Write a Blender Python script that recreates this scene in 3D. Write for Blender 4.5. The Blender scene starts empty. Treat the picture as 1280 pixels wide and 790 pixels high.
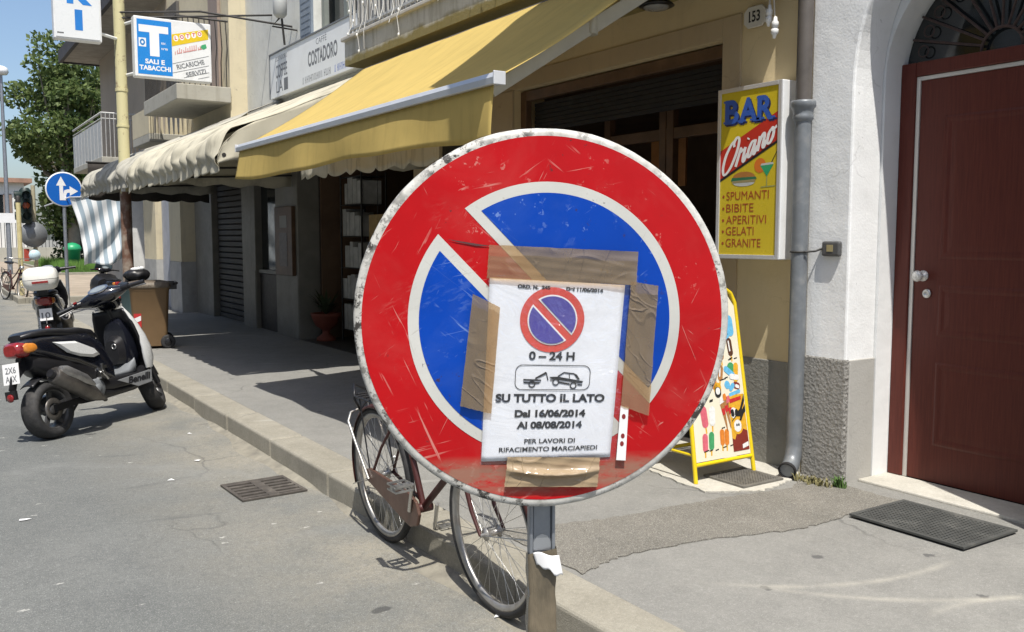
import bpy, bmesh, math, random
import numpy as np
from mathutils import Vector, Matrix, Quaternion
random.seed(7); rng = np.random.default_rng(7)
R = math.radians
scene = bpy.context.scene
col = scene.collection

# ---------------- camera, sky, sun, exposure ----------------
cam_data = bpy.data.cameras.new('camera')
cam = bpy.data.objects.new('camera', cam_data); col.objects.link(cam)
cam.location = (0, 0, 1.5)
cam.rotation_euler = (R(85.0), 0, R(-33.2))
cam_data.sensor_width = 36; cam_data.lens = 1135 / 1280 * 36
cam_data.clip_start = 0.05; cam_data.clip_end = 2000
scene.camera = cam
world = bpy.data.worlds.new('World'); scene.world = world
world.use_nodes = True
wt = world.node_tree; wt.nodes.clear()
sky = wt.nodes.new('ShaderNodeTexSky'); sky.sky_type = 'NISHITA'; sky.sun_disc = False
sky.sun_elevation = R(63.4); sky.sun_rotation = R(203.5); sky.air_density = 1.0; sky.dust_density = 2.0; sky.ozone_density = 2.8
bg = wt.nodes.new('ShaderNodeBackground'); bg.inputs[1].default_value = 0.14
wo = wt.nodes.new('ShaderNodeOutputWorld')
wt.links.new(sky.outputs[0], bg.inputs[0]); wt.links.new(bg.outputs[0], wo.inputs[0])
sun_data = bpy.data.lights.new('sun', 'SUN'); sun_data.energy = 5.0; sun_data.angle = R(0.5); sun_data.color = (1.0, 0.955, 0.88)
sun = bpy.data.objects.new('sun', sun_data); col.objects.link(sun)
sun.location = (-4, -9, 20)
sun.rotation_euler = Vector((0.20, 0.46, -1)).to_track_quat('-Z', 'Y').to_euler()
scene.view_settings.view_transform = 'Standard'; scene.view_settings.look = 'None'
scene.view_settings.exposure = 0.22; scene.view_settings.gamma = 1
scene.view_settings.use_curve_mapping = False

# ---------------- materials ----------------
class NT:
    def __init__(s, name):
        s.m = bpy.data.materials.new(name); s.m.use_nodes = True
        s.t = s.m.node_tree; s.t.nodes.clear()
        s.out = s.n('ShaderNodeOutputMaterial'); s.b = s.n('ShaderNodeBsdfPrincipled')
        s.l(s.b.outputs[0], s.out.inputs[0])
        s.tc = s.n('ShaderNodeTexCoord')
    def n(s, t, **k):
        x = s.t.nodes.new(t)
        for a, b in k.items(): setattr(x, a, b)
        return x
    def l(s, a, b): s.t.links.new(a, b)
    def noise(s, scale, detail=4, rough=.55, vec=None, dist=0, stretch=None, rot=None):
        x = s.n('ShaderNodeTexNoise'); x.inputs['Scale'].default_value = scale; x.inputs['Detail'].default_value = detail
        x.inputs['Roughness'].default_value = rough; x.inputs['Distortion'].default_value = dist
        v = vec or s.tc.outputs['Object']
        if stretch or rot:
            for k, val in (('Rotation', rot), ('Scale', stretch)):   # turn first, then stretch
                if not val: continue
                mp = s.n('ShaderNodeMapping'); mp.inputs[k].default_value = val
                s.l(v, mp.inputs[0]); v = mp.outputs[0]
        s.l(v, x.inputs['Vector']); return x.outputs['Fac']
    def vor(s, scale, feature='F1', stretch=None, rand=1):
        x = s.n('ShaderNodeTexVoronoi', feature=feature); x.inputs['Scale'].default_value = scale; x.inputs['Randomness'].default_value = rand
        v = s.tc.outputs['Object']
        if stretch:
            mp = s.n('ShaderNodeMapping'); mp.inputs['Scale'].default_value = stretch; s.l(v, mp.inputs[0]); v = mp.outputs[0]
        s.l(v, x.inputs['Vector']); return x
    def ramp(s, fac, lo, hi, a=0., b=1.):
        x = s.n('ShaderNodeMapRange'); x.inputs[1].default_value = lo; x.inputs[2].default_value = hi
        x.inputs[3].default_value = a; x.inputs[4].default_value = b; s.l(fac, x.inputs[0]); return x.outputs[0]
    def math(s, op, a, b=None):
        x = s.n('ShaderNodeMath', operation=op)
        for i, v in enumerate((a, b)):
            if v is None: continue
            if isinstance(v, (int, float)): x.inputs[i].default_value = v
            else: s.l(v, x.inputs[i])
        return x.outputs[0]
    def mix(s, fac, a, b):
        x = s.n('ShaderNodeMix', data_type='RGBA')
        for i, v in ((0, fac), (6, a), (7, b)):
            if isinstance(v, (int, float)): x.inputs[i].default_value = v
            elif isinstance(v, tuple): x.inputs[i].default_value = (*v, 1) if len(v) == 3 else v
            else: s.l(v, x.inputs[i])
        return x.outputs[2]
    def warp(s, scale, amt):
        x = s.n('ShaderNodeTexNoise'); x.inputs['Scale'].default_value = scale; x.inputs['Detail'].default_value = 4; s.l(s.tc.outputs['Object'], x.inputs['Vector'])
        a = s.n('ShaderNodeVectorMath', operation='SUBTRACT'); s.l(x.outputs['Color'], a.inputs[0]); a.inputs[1].default_value = (.5, .5, .5)
        m = s.n('ShaderNodeVectorMath', operation='MULTIPLY_ADD'); s.l(a.outputs[0], m.inputs[0]); m.inputs[1].default_value = (amt,) * 3; s.l(s.tc.outputs['Object'], m.inputs[2]); return m.outputs[0]
    def crack(s, scale, width, warp_scale=3, warp_amt=.35):
        v = s.n('ShaderNodeTexVoronoi', feature='DISTANCE_TO_EDGE'); v.inputs['Scale'].default_value = scale; s.l(s.warp(warp_scale, warp_amt), v.inputs['Vector'])
        return s.ramp(v.outputs['Distance'], 0, width, 1, 0)
    def color(s, c):
        if isinstance(c, tuple): s.b.inputs['Base Color'].default_value = (*c, 1)
        else: s.l(c, s.b.inputs['Base Color'])
    def bump(s, h, strength=.3, dist=.01, prev=None):
        x = s.n('ShaderNodeBump'); x.inputs['Strength'].default_value = strength; x.inputs['Distance'].default_value = dist
        s.l(h, x.inputs['Height'])
        if prev: s.l(prev, x.inputs['Normal'])
        s.l(x.outputs[0], s.b.inputs['Normal']); return x.outputs[0]
    def set(s, rough=None, metal=None, spec=None, coat=None, alpha=None, trans=None):
        i = s.b.inputs
        if rough is not None: i['Roughness'].default_value = rough
        if metal is not None: i['Metallic'].default_value = metal
        if spec is not None: i['Specular IOR Level'].default_value = spec
        if coat is not None: i['Coat Weight'].default_value = coat
        if alpha is not None: i['Alpha'].default_value = alpha
        if trans is not None: i['Transmission Weight'].default_value = trans
        return s
    def pos(s, k):
        x = s.n('ShaderNodeSeparateXYZ'); s.l(s.tc.outputs['Object'], x.inputs[0]); return x.outputs[k]

def mix3(c, k): return tuple(max(0., min(1., x * k)) for x in c)
def mat(name, c, rough=.6, metal=0, var=.12, vs=4., bump=0, bs=60., dirt=None, spec=None, coat=None, ds=3., da=.5, bdist=.004):
    """plain worn surface: colour with two scales of variation, optional dirt colour and relief"""
    t = NT(name); t.set(rough, metal, spec, coat)
    f = t.noise(vs, 5, .6)
    base = t.mix(t.ramp(f, .3, .7), mix3(c, 1 - var), mix3(c, 1 + var))
    if dirt:
        d = t.noise(ds, 6, .65, dist=.4)
        base = t.mix(t.ramp(d, .52, .75, 0, da), base, dirt)
    t.color(base)
    t.l(t.ramp(t.noise(vs * 5, 3), .2, .8, max(.02, rough - .08), min(1, rough + .08)), t.b.inputs['Roughness'])
    if bump: t.bump(t.noise(bs, 5, .6), bump, bdist)
    return t.m

# ---------------- mesh helpers ----------------
def frame_of(d):
    d = Vector(d).normalized(); a = Vector((0, 0, 1)) if abs(d.z) < .9 else Vector((1, 0, 0))
    u = d.cross(a).normalized(); return u, u.cross(d).normalized() * -1
class MB:
    def __init__(s): s.v = []; s.f = []; s.mi = []; s.sm = []
    def add(s, vs, fs, mi=0, smooth=False, M=None):
        o = len(s.v); s.v += [tuple(M @ Vector(v)) if M else tuple(v) for v in vs]
        for f in fs: s.f.append(tuple(o + i for i in f)); s.mi.append(mi); s.sm.append(smooth)
        return s
    def box(s, x0, x1, y0, y1, z0, z1, mi=0, M=None):
        return s.add([(x, y, z) for x in (x0, x1) for y in (y0, y1) for z in (z0, z1)],
                     [(0, 1, 3, 2), (4, 6, 7, 5), (0, 4, 5, 1), (2, 3, 7, 6), (0, 2, 6, 4), (1, 5, 7, 3)], mi, False, M)
    def bar(s, a, b, w, h, mi=0, up=(0, 0, 1)):
        a, b = Vector(a), Vector(b); d = (b - a).normalized(); u = d.cross(Vector(up)).normalized(); v = u.cross(d)
        P = []
        for p in (a, b):
            for x, y in ((-1, -1), (1, -1), (1, 1), (-1, 1)): P.append(p + u * x * w / 2 + v * y * h / 2)
        return s.add(P, [(3, 2, 1, 0), (4, 5, 6, 7), (0, 1, 5, 4), (1, 2, 6, 5), (2, 3, 7, 6), (3, 0, 4, 7)], mi)
    def tube(s, path, r, n=10, mi=0, closed=False, M=None):
        P = [Vector(p) for p in path]; k = len(P); rs = r if isinstance(r, (list, tuple)) else [r] * k
        vs = []; fs = []; u = None
        for i in range(k):
            if closed: d = P[(i + 1) % k] - P[i - 1]
            else: d = P[min(i + 1, k - 1)] - P[max(i - 1, 0)]
            d.normalize()
            if u is None: u, _ = frame_of(d)
            u = (u - d * u.dot(d)).normalized(); w = d.cross(u)
            for j in range(n):
                a = 2 * math.pi * j / n; vs.append(P[i] + (u * math.cos(a) + w * math.sin(a)) * rs[i])
        for i in range(k if closed else k - 1):
            for j in range(n):
                a, b = i * n + j, i * n + (j + 1) % n; c = ((i + 1) % k) * n
                fs.append((a, b, c + (j + 1) % n, c + j))
        s.add(vs, fs, mi, True, M)
        if not closed:
            s.add(vs[:n], [tuple(range(n))[::-1]], mi, False, M); s.add(vs[-n:], [tuple(range(n))], mi, False, M)
        return s
    def lathe(s, o, axis, prof, n=32, mi=0, smooth=True, M=None):
        o = Vector(o); ax = Vector(axis).normalized(); u, w = frame_of(ax); vs = []; fs = []
        for r, h in prof:
            for j in range(n):
                a = 2 * math.pi * j / n; vs.append(o + ax * h + (u * math.cos(a) + w * math.sin(a)) * r)
        for i in range(len(prof) - 1):
            for j in range(n):
                fs.append((i * n + j, i * n + (j + 1) % n, (i + 1) * n + (j + 1) % n, (i + 1) * n + j))
        return s.add(vs, fs, mi, smooth, M)
    def prism(s, poly, o, u, v, depth=0., mi=0, M=None):
        o, u, v = Vector(o), Vector(u), Vector(v); w = u.cross(v).normalized(); n = len(poly)
        a = [o + u * x + v * y for x, y in poly]
        if depth == 0: return s.add(a, [tuple(range(n))], mi, False, M)
        b = [p + w * depth for p in a]
        return s.add(a + b, [tuple(range(n))[::-1], tuple(range(n, 2 * n))] + [(i, (i + 1) % n, n + (i + 1) % n, n + i) for i in range(n)], mi, False, M)
    def sheet(s, fn, nu, nv, mi=0, smooth=True, M=None, closed=False):
        vs = [fn(i / nu, j / nv) for i in range(nu + 1) for j in range(nv + 1)]; k = nv + 1
        return s.add(vs, [(i * k + j, (i + 1) * k + j, (i + 1) * k + j + 1, i * k + j + 1) for i in range(nu) for j in range(nv)], mi, smooth, M)
    def ell(s, c, r, nu=16, nv=10, mi=0, M=None, zmin=-1.):
        c = Vector(c); r = (r, r, r) if isinstance(r, (int, float)) else r
        vs = []; t0 = math.asin(zmin)
        for i in range(nv + 1):
            t = t0 + (math.pi / 2 - t0) * i / nv
            for j in range(nu):
                a = 2 * math.pi * j / nu
                vs.append((c.x + r[0] * math.cos(t) * math.cos(a), c.y + r[1] * math.cos(t) * math.sin(a), c.z + r[2] * math.sin(t)))
        return s.add(vs, [(i * nu + j, i * nu + (j + 1) % nu, (i + 1) * nu + (j + 1) % nu, (i + 1) * nu + j) for i in range(nv) for j in range(nu)], mi, True, M)
    def loft(s, rings, mi=0, cap=True, smooth=True, M=None):
        n = len(rings[0]); vs = [p for r in rings for p in r]
        s.add(vs, [(i * n + j, i * n + (j + 1) % n, (i + 1) * n + (j + 1) % n, (i + 1) * n + j) for i in range(len(rings) - 1) for j in range(n)], mi, smooth, M)
        if cap: s.add(rings[0], [tuple(range(n))[::-1]], mi, smooth, M); s.add(rings[-1], [tuple(range(n))], mi, smooth, M)
        return s
    def text(s, body, o, u, v, h=None, w=None, align='C', bold=0., mi=0, shear=0., depth=0.0006, fix=None, space=1.):
        """lettering laid on a surface: o is the left / centre / right end of the baseline; h cap height, w total width in metres"""
        c = bpy.data.curves.new('lettering', 'FONT'); c.body = body; c.offset = bold; c.shear = shear; c.resolution_u = 4; c.space_character = space
        ob = bpy.data.objects.new('lettering', c); me = bpy.data.meshes.new_from_object(ob)
        pts = [(p.co.x, p.co.y) for p in me.vertices]; fs = [tuple(p.vertices) for p in me.polygons]
        bpy.data.objects.remove(ob); bpy.data.curves.remove(c); bpy.data.meshes.remove(me)
        if not pts: return s
        x0, x1 = min(p[0] for p in pts), max(p[0] for p in pts)
        ky = (h / .7) if h else None
        kx = (w / (x1 - x0)) if w else ky
        if ky is None: ky = kx
        off = {'L': x0, 'C': (x0 + x1) / 2, 'R': x1}[align]
        o, u, v = Vector(o), Vector(u).normalized(), Vector(v).normalized(); nn = u.cross(v)
        vs = [o + u * (x - off) * kx + v * y * ky + nn * depth for x, y in pts]
        return s.add(vs, fs, mi)
    def build(s, name, mats, parent=None, local=False, bevel=0, seg=2, solid=0, sub=0, label=None, weld=False, auto=None):
        me = bpy.data.meshes.new(name)
        ob = bpy.data.objects.new(name, me); col.objects.link(ob)
        V = [Vector(v) for v in s.v]
        if parent is not None:
            ob.parent = parent
            if not local:
                Mi = chain(parent).inverted(); V = [Mi @ v for v in V]
        elif not local:
            xs, ys, zs = zip(*[tuple(v) for v in V])
            c = Vector(((min(xs) + max(xs)) / 2, (min(ys) + max(ys)) / 2, min(zs))); ob.location = c; V = [v - c for v in V]
        me.from_pydata([tuple(v) for v in V], [], s.f)
        for m in (mats if isinstance(mats, (list, tuple)) else [mats]): me.materials.append(m)
        me.polygons.foreach_set('material_index', s.mi); me.polygons.foreach_set('use_smooth', s.sm)
        bm = bmesh.new(); bm.from_mesh(me)
        if weld: bmesh.ops.remove_doubles(bm, verts=bm.verts, dist=1e-5)
        bmesh.ops.recalc_face_normals(bm, faces=bm.faces) if not s.flat() else None
        bm.to_mesh(me); bm.free(); me.update()
        if solid:
            m = ob.modifiers.new('solid', 'SOLIDIFY'); m.thickness = solid; m.offset = 0
        if bevel:
            m = ob.modifiers.new('bevel', 'BEVEL'); m.width = bevel; m.segments = seg; m.limit_method = 'ANGLE'; m.angle_limit = R(40); m.harden_normals = False
        if sub:
            m = ob.modifiers.new('sub', 'SUBSURF'); m.levels = sub; m.render_levels = sub
        if label: ob['label'] = label
        return ob
    def flat(s): return getattr(s, 'noflip', False)
def chain(o):
    M = Matrix.Identity(4)
    while o is not None: M = o.matrix_basis @ M; o = o.parent
    return M
def thing(name, label, cat, loc=(0, 0, 0), rot=(0, 0, 0), group=None):
    o = bpy.data.objects.new(name, None); col.objects.link(o); o.empty_display_size = .1
    o.location = loc; o.rotation_euler = rot; o['label'] = label; o['category'] = cat
    if group: o['group'] = group
    return o
def tag(o, label, cat, group=None):
    o['label'] = label; o['category'] = cat
    if group: o['group'] = group
    return o
def struct(o): o['kind'] = 'structure'; return o
def copy_tree(o, parent=None):
    c = o.copy(); col.objects.link(c); c.parent = parent
    for ch in [x for x in o.children]: copy_tree(ch, c)
    return c
def selems(x, zc, hw, hh, n=20, p=2.6, y0=0., axis='x'):
    """a superellipse ring across the x (or z) axis"""
    out = []
    for j in range(n):
        a = 2 * math.pi * j / n; ca, sa = math.cos(a), math.sin(a)
        y = y0 + hw * math.copysign(abs(ca) ** (2 / p), ca); z = hh * math.copysign(abs(sa) ** (2 / p), sa)
        out.append((x, y, zc + z) if axis == 'x' else (zc + z, y, x))
    return out

# ---- shared materials ----
M = {}
M['steel'] = mat('galvanised_steel', (.30, .32, .35), .45, .6, .12, 18, .05, 90, dirt=(.16, .13, .1), da=.35)
M['chrome'] = mat('bright_steel', (.58, .58, .57), .32, 1, .06, 20)
M['black'] = mat('black_plastic', (.012, .012, .014), .38, 0, .25, 8)
M['gloss_black'] = mat('black_paint', (.008, .009, .014), .12, 0, .2, 4, coat=.6)
M['rubber'] = mat('tyre_rubber', (.022, .022, .023), .75, 0, .3, 30, .2, 120, dirt=(.12, .11, .1), da=.4, ds=9)
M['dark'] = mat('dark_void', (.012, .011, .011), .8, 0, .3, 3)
M['white'] = mat('white_paint', (.74, .75, .75), .4, 0, .05, 5, dirt=(.35, .33, .28), da=.25, ds=7)
M['white_plain'] = mat('white_print', (.8, .8, .8), .45, 0, .03, 8)
M['grey_plastic'] = mat('grey_plastic', (.16, .17, .18), .5, 0, .15, 8)
M['ink'] = mat('black_ink', (.015, .015, .018), .5, 0, .2, 40)
M['lead'] = mat('grey_ink', (.16, .17, .18), .6, 0, .2, 40)
M['blue_ink'] = mat('blue_ink', (.02, .09, .42), .5, 0, .1, 20)
M['glass'] = mat('dark_glass', (.015, .018, .02), .06, 0, .2, 2, spec=.8)
# ---------------- ground ----------------
def road_material():
    t = NT('worn_asphalt'); t.set(.88)
    big = t.noise(.35, 5, .6, dist=.6); mid = t.noise(3.2, 6, .65); fine = t.noise(150, 3, .7); grit = t.vor(260)
    c = t.mix(t.ramp(big, .35, .68), (.122, .131, .126), (.178, .184, .175))
    c = t.mix(t.ramp(mid, .42, .66, 0, .5), c, (.112, .118, .116))
    # pale dusty strip along the kerb
    dust = t.math('MULTIPLY', t.ramp(t.pos(0), .75, 1.75), t.ramp(t.noise(1.6, 5, .6), .3, .62, .15, .9))
    c = t.mix(dust, c, (.31, .285, .225))
    c = t.mix(t.ramp(t.noise(38, 4, .7), .46, .68, 0, .38), c, (.085, .09, .09))
    c = t.mix(t.ramp(t.noise(55, 4, .75), .52, .7, 0, .4), c, (.33, .335, .32))
    c = t.mix(t.ramp(grit.outputs['Distance'], .1, .7, .5, 0), c, (.05, .052, .052))
    c = t.mix(t.ramp(fine, .56, .68, 0, .7), c, (.42, .42, .4))
    c = t.mix(t.math('MULTIPLY', t.math('MULTIPLY', t.crack(.3, .004, 1.6, .6), t.ramp(t.noise(.5, 2), .46, .58)), .7), c, (.05, .052, .052))
    c = t.mix(t.ramp(t.noise(.9, 4, .6, dist=1), .58, .72, 0, .35), c, (.24, .245, .235))
    # long darker wipes and oil drops
    wipe = t.noise(1.1, 4, .6, stretch=(1, 4.5, 1), rot=(0, 0, R(12)))
    c = t.mix(t.ramp(wipe, .62, .72, 0, .45), c, (.085, .088, .086))
    gv = t.vor(3.2, stretch=(.8, 1.3, 1)); keep = t.n('ShaderNodeSeparateColor'); t.l(gv.outputs['Color'], keep.inputs[0])
    wob = t.math('ADD', gv.outputs['Distance'], t.ramp(t.noise(24, 2), .3, .7, -.035, .035))
    drop = t.math('MULTIPLY', t.ramp(wob, .10, .135, 1, 0), t.ramp(keep.outputs[0], .55, .58))
    c = t.mix(t.math('MULTIPLY', drop, .72), c, (.045, .045, .045))
    gv2 = t.vor(6.3, stretch=(.7, 1.3, 1)); k2 = t.n('ShaderNodeSeparateColor'); t.l(gv2.outputs['Color'], k2.inputs[0])
    wob2 = t.math('ADD', gv2.outputs['Distance'], t.ramp(t.noise(60, 3), .3, .7, -.06, .06))
    fl = t.math('MULTIPLY', t.ramp(wob2, .045, .09, 1, 0), t.ramp(k2.outputs[1], .3, .32))
    c = t.mix(t.math('MULTIPLY', fl, .6), c, (.55, .54, .5))
    t.color(c)
    h = t.math('ADD', t.math('MULTIPLY', grit.outputs['Distance'], .6), fine)
    t.bump(h, .55, .004)
    return t.m
def pavement_material(name, c0, c1, grit_amt=.35, dark=(.1, .1, .095), fleck=.5, vs=1.2, arcs=()):
    t = NT(name); t.set(.9)
    big = t.noise(vs, 6, .6, dist=.5); mid = t.noise(7, 5, .6); fine = t.noise(170, 3, .75); g = t.vor(230)
    c = t.mix(t.ramp(big, .32, .68), c0, c1)
    c = t.mix(t.ramp(mid, .45, .7, 0, .35), c, mix3(c0, .72))
    c = t.mix(t.ramp(t.noise(45, 4, .75), .48, .7, 0, .3), c, mix3(c0, .6))
    c = t.mix(t.ramp(t.noise(60, 4, .75), .5, .68, 0, fleck * .6), c, mix3(c1, 1.45))
    c = t.mix(t.ramp(g.outputs['Distance'], .1, .75, grit_amt, 0), c, dark)
    c = t.mix(t.ramp(fine, .56, .72, 0, fleck), c, (.5, .49, .46))
    c = t.mix(t.math('MULTIPLY', t.math('MULTIPLY', t.crack(.45, .006, 2.2, .5), t.ramp(t.noise(.8, 2), .5, .62)), .55), c, (.08, .08, .075))
    sp = t.vor(2.6); k = t.n('ShaderNodeSeparateColor'); t.l(sp.outputs['Color'], k.inputs[0])
    wob = t.math('ADD', sp.outputs['Distance'], t.ramp(t.noise(26, 2), .3, .7, -.03, .03))
    c = t.mix(t.math('MULTIPLY', t.ramp(wob, .05, .075, .75, 0), t.ramp(k.outputs[0], .2, .25)), c, (.07, .07, .07))
    # faint pale scuffs left by dragged gates and wheels
    sc = t.noise(.9, 3, .5, stretch=(.8, 4.5, 1), rot=(0, 0, R(24)))
    c = t.mix(t.ramp(sc, .66, .72, 0, .3), c, (.5, .49, .45))
    for pts in arcs:
        (ax, ay), (bx, by), (cx, cy) = pts; d = 2 * (ax * (by - cy) + bx * (cy - ay) + cx * (ay - by))
        ux = ((ax * ax + ay * ay) * (by - cy) + (bx * bx + by * by) * (cy - ay) + (cx * cx + cy * cy) * (ay - by)) / d
        uy = ((ax * ax + ay * ay) * (cx - bx) + (bx * bx + by * by) * (ax - cx) + (cx * cx + cy * cy) * (bx - ax)) / d
        gp = t.n('ShaderNodeNewGeometry').outputs['Position']; m = t.n('ShaderNodeVectorMath', operation='SUBTRACT'); t.l(gp, m.inputs[0]); m.inputs[1].default_value = (ux, uy, .14)
        ln = t.n('ShaderNodeVectorMath', operation='LENGTH'); t.l(m.outputs[0], ln.inputs[0]); dd = t.math('ABSOLUTE', t.math('SUBTRACT', ln.outputs['Value'], math.hypot(ax - ux, ay - uy)))
        sx = t.n('ShaderNodeSeparateXYZ'); t.l(gp, sx.inputs[0])
        k = t.math('MULTIPLY', t.ramp(dd, .0, .03, .36, 0), t.math('MULTIPLY', t.ramp(sx.outputs[0], ax - .1, ax + .15), t.ramp(sx.outputs[0], cx + .1, cx - .1)))
        c = t.mix(t.math('MULTIPLY', k, t.ramp(t.noise(9, 4, .6), .3, .6, .3, 1)), c, (.52, .49, .41))
    t.color(c)
    t.bump(t.math('ADD', t.math('MULTIPLY', g.outputs['Distance'], .7), fine), .5, .004)
    return t.m
M['road'] = road_material()
M['pave'] = pavement_material('pavement_asphalt', (.215, .212, .196), (.27, .264, .242), arcs=(((2.593, 2.441), (3.001, 2.174), (3.523, 2.094)), ((2.706, 2.319), (2.954, 2.034), (3.447, 1.739)), ((3.044, 1.83), (3.253, 1.803), (3.45, 1.72))))
M['pave_dark'] = pavement_material('pavement_asphalt_worn', (.15, .148, .142), (.2, .196, .184))
M['gravelly'] = pavement_material('coarse_patch', (.175, .166, .142), (.24, .226, .194), .85, (.05, .046, .04), 1.0, 2.5)
M['kerb'] = pavement_material('kerb_stone', (.25, .232, .185), (.34, .318, .262), .3, (.14, .13, .1), .45, 2.2)
M['slab'] = pavement_material('pale_slab', (.44, .42, .36), (.56, .54, .48), .12, (.25, .23, .2), .3, 2)

g = MB(); g.box(-260, 260, -120, 420, -.3, 0); struct(g.build('road', M['road']))
# pavement: a raised sheet along the houses, then across the side street
KX = 1.93
p = MB(); p.box(KX + .224, 4.56, -4, 19.2, -.05, .1395); struct(p.build('pavement', M['pave']))
k = MB(); y = -4.0
while y < 19.2:
    L = 1.0 + random.uniform(-.03, .04); j = random.uniform(-.006, .006); h = random.uniform(-.004, .003)
    k.box(KX + j, KX + .238, y + .006, min(y + L, 19.2) - .006, -.05, .142 + h); y += L
struct(k.build('kerb', M['kerb'], bevel=.018, seg=3))
f = MB(); f.box(2.0, 9, 23.2, 60, -.05, .12); struct(f.build('far_pavement', mat('dusty_paving', (.33, .27, .2), .9, 0, .2, 2, .2, 40)))
k = MB(); k.box(1.85, 1.998, 23.0, 60, -.05, .13); k.box(1.998, 9, 23.0, 23.198, -.05, .13); struct(k.build('far_kerb', M['kerb'], bevel=.015))
# repair strip of coarse gravelly asphalt in front of the arched door, an overlay with a wavy outline
def wavy(pts, n=10, a=.02, seed=1):
    r = random.Random(seed); out = []
    for i in range(len(pts)):
        p, q = Vector(pts[i]), Vector(pts[(i + 1) % len(pts)])
        for k in range(n):
            t = k / n; w = p.lerp(q, t); out.append((w.x + r.uniform(-a, a), w.y + r.uniform(-a, a)))
    return out
s = MB(); s.prism(wavy([(2.19, 2.83), (2.45, 2.9), (2.9, 2.86), (3.35, 2.72), (3.75, 2.73), (4.18, 2.72), (4.19, 3.36), (3.9, 3.2), (3.5, 3.27), (3.15, 3.3), (2.75, 3.33), (2.4, 3.4), (2.19, 3.46)], 14, .011, 4), (0, 0, .1455), (1, 0, 0), (0, 1, 0), -.005)
struct(s.build('repair_strip', M['gravelly']))
s = MB(); s.prism(wavy([(3.45, 3.4), (3.72, 3.24), (4.0, 3.3), (4.19, 3.38), (4.19, 4.6), (3.6, 4.6), (3.5, 3.9)], 14, .013, 9), (0, 0, .1495), (1, 0, 0), (0, 1, 0), -.009)
struct(s.build('entrance_slab', M['slab']))
# dirt swept into the gutter along the kerb foot
s = MB()
def gut(u, v):
    y = -3 + 21 * u; w = .09 + .05 * math.sin(y * 2.3) + .03 * math.sin(y * 7.1 + 1)
    return (KX - w * (1 - v) + .01, y, -.003 + .009 * v + .02 * v * v)
s.sheet(gut, 160, 3); struct(s.build('gutter_dirt', mat('gutter_dirt', (.235, .218, .175), .95, 0, .25, 9, .6, 120, dirt=(.13, .125, .11), ds=14, da=.6)))
# ---------------- houses ----------------
def stucco(name, c, rough_scale=26, bump=.25, stain=(.4, .38, .33), amt=.35, streak=True, crack=.3):
    t = NT(name); t.set(.85)
    a = t.noise(.9, 5, .6); b = t.noise(6, 6, .65)
    x = t.mix(t.ramp(a, .3, .7), mix3(c, .9), mix3(c, 1.06))
    x = t.mix(t.ramp(b, .55, .78, 0, amt), x, stain)
    if streak:
        s = t.noise(2.2, 4, .6, stretch=(4, 4, .35)); x = t.mix(t.ramp(s, .56, .8, 0, amt * .8), x, mix3(stain, .8))
    if crack:
        x = t.mix(t.math('MULTIPLY', t.math('MULTIPLY', t.crack(1.7, .006, 3, .4), t.ramp(t.noise(1.6, 2), .5, .62)), crack), x, mix3(stain, .45))
        x = t.mix(t.math('MULTIPLY', t.ramp(t.noise(15, 5, .7), .66, .7), .5), x, mix3(stain, .6))
    t.color(x)
    n1 = t.bump(t.noise(rough_scale * 2.5, 4, .6), bump, .004)
    t.bump(t.noise(3, 5, .55), .3, .03, n1)
    return t.m
M['stucco_white'] = stucco('white_render', (.84, .85, .845), 30, .35, (.5, .5, .48), .3)
M['stucco_smooth'] = stucco('smooth_render', (.76, .77, .765), 60, .06, amt=.12, streak=False, crack=0)
M['stucco_yellow'] = stucco('ochre_render', (.62, .505, .30), 40, .2, (.46, .37, .22), .3)
M['band'] = stucco('beige_painted_band', (.44, .345, .215), 40, .15, (.3, .25, .18), .3)
M['stucco_grey'] = stucco('pale_grey_render', (.62, .625, .585), 20, .12, (.33, .33, .3), .4)
M['stucco_cream'] = stucco('cream_render', (.60, .53, .37), 20, .12, (.36, .32, .25), .4)
M['stucco_beige'] = stucco('beige_render', (.5, .41, .3), 20, .1, (.36, .3, .22), .3)
M['concrete'] = stucco('old_concrete', (.4, .385, .33), 30, .2, (.2, .18, .13), .55)
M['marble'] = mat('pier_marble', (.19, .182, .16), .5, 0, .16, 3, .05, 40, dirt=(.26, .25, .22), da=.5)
t = NT('roughcast'); t.set(.95)
n1 = t.noise(48, 6, .75); v1 = t.vor(52)
t.color(t.mix(t.ramp(n1, .32, .68), (.30, .29, .265), (.47, .455, .42)))
hh = t.math('ADD', t.math('MULTIPLY', n1, 1.4), v1.outputs['Distance']); t.bump(hh, 1.0, .024); M['roughcast'] = t.m
M['plinth_smooth'] = stucco('smooth_grey_plinth', (.4, .39, .36), 34, .4, (.28, .27, .24), .3)
M['wood'] = mat('dark_brown_wood', (.10, .055, .03), .45, 0, .3, 7, .05, 60)
M['wood_reflection'] = mat('orange_reflection_wood', (.34, .15, .05), .4, 0, .25, 6)
t = NT('door_lacquer'); t.set(.45, spec=.3)
gr = t.noise(9, 5, .6, stretch=(1, 14, .7)); t.color(t.mix(t.ramp(gr, .3, .7), (.088, .019, .013), (.125, .029, .019)))
t.bump(t.noise(30, 4, .6, stretch=(1, 9, .5)), .06, .003); M['door'] = t.m
M['brown_pipe'] = mat('brown_drainpipe', (.1, .088, .078), .5, 0, .2, 9, .1, 60)
M['grey_pipe'] = mat('grey_painted_pipe', (.175, .19, .205), .42, .2, .12, 14, .12, 60, dirt=(.4, .38, .34), da=.3, ds=14)
M['iron'] = mat('dark_iron', (.04, .038, .036), .6, .4, .3, 20, .1, 80)
M['pale_iron'] = mat('pale_painted_iron', (.5, .5, .48), .5, .2, .15, 12)
F = 4.2
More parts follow.
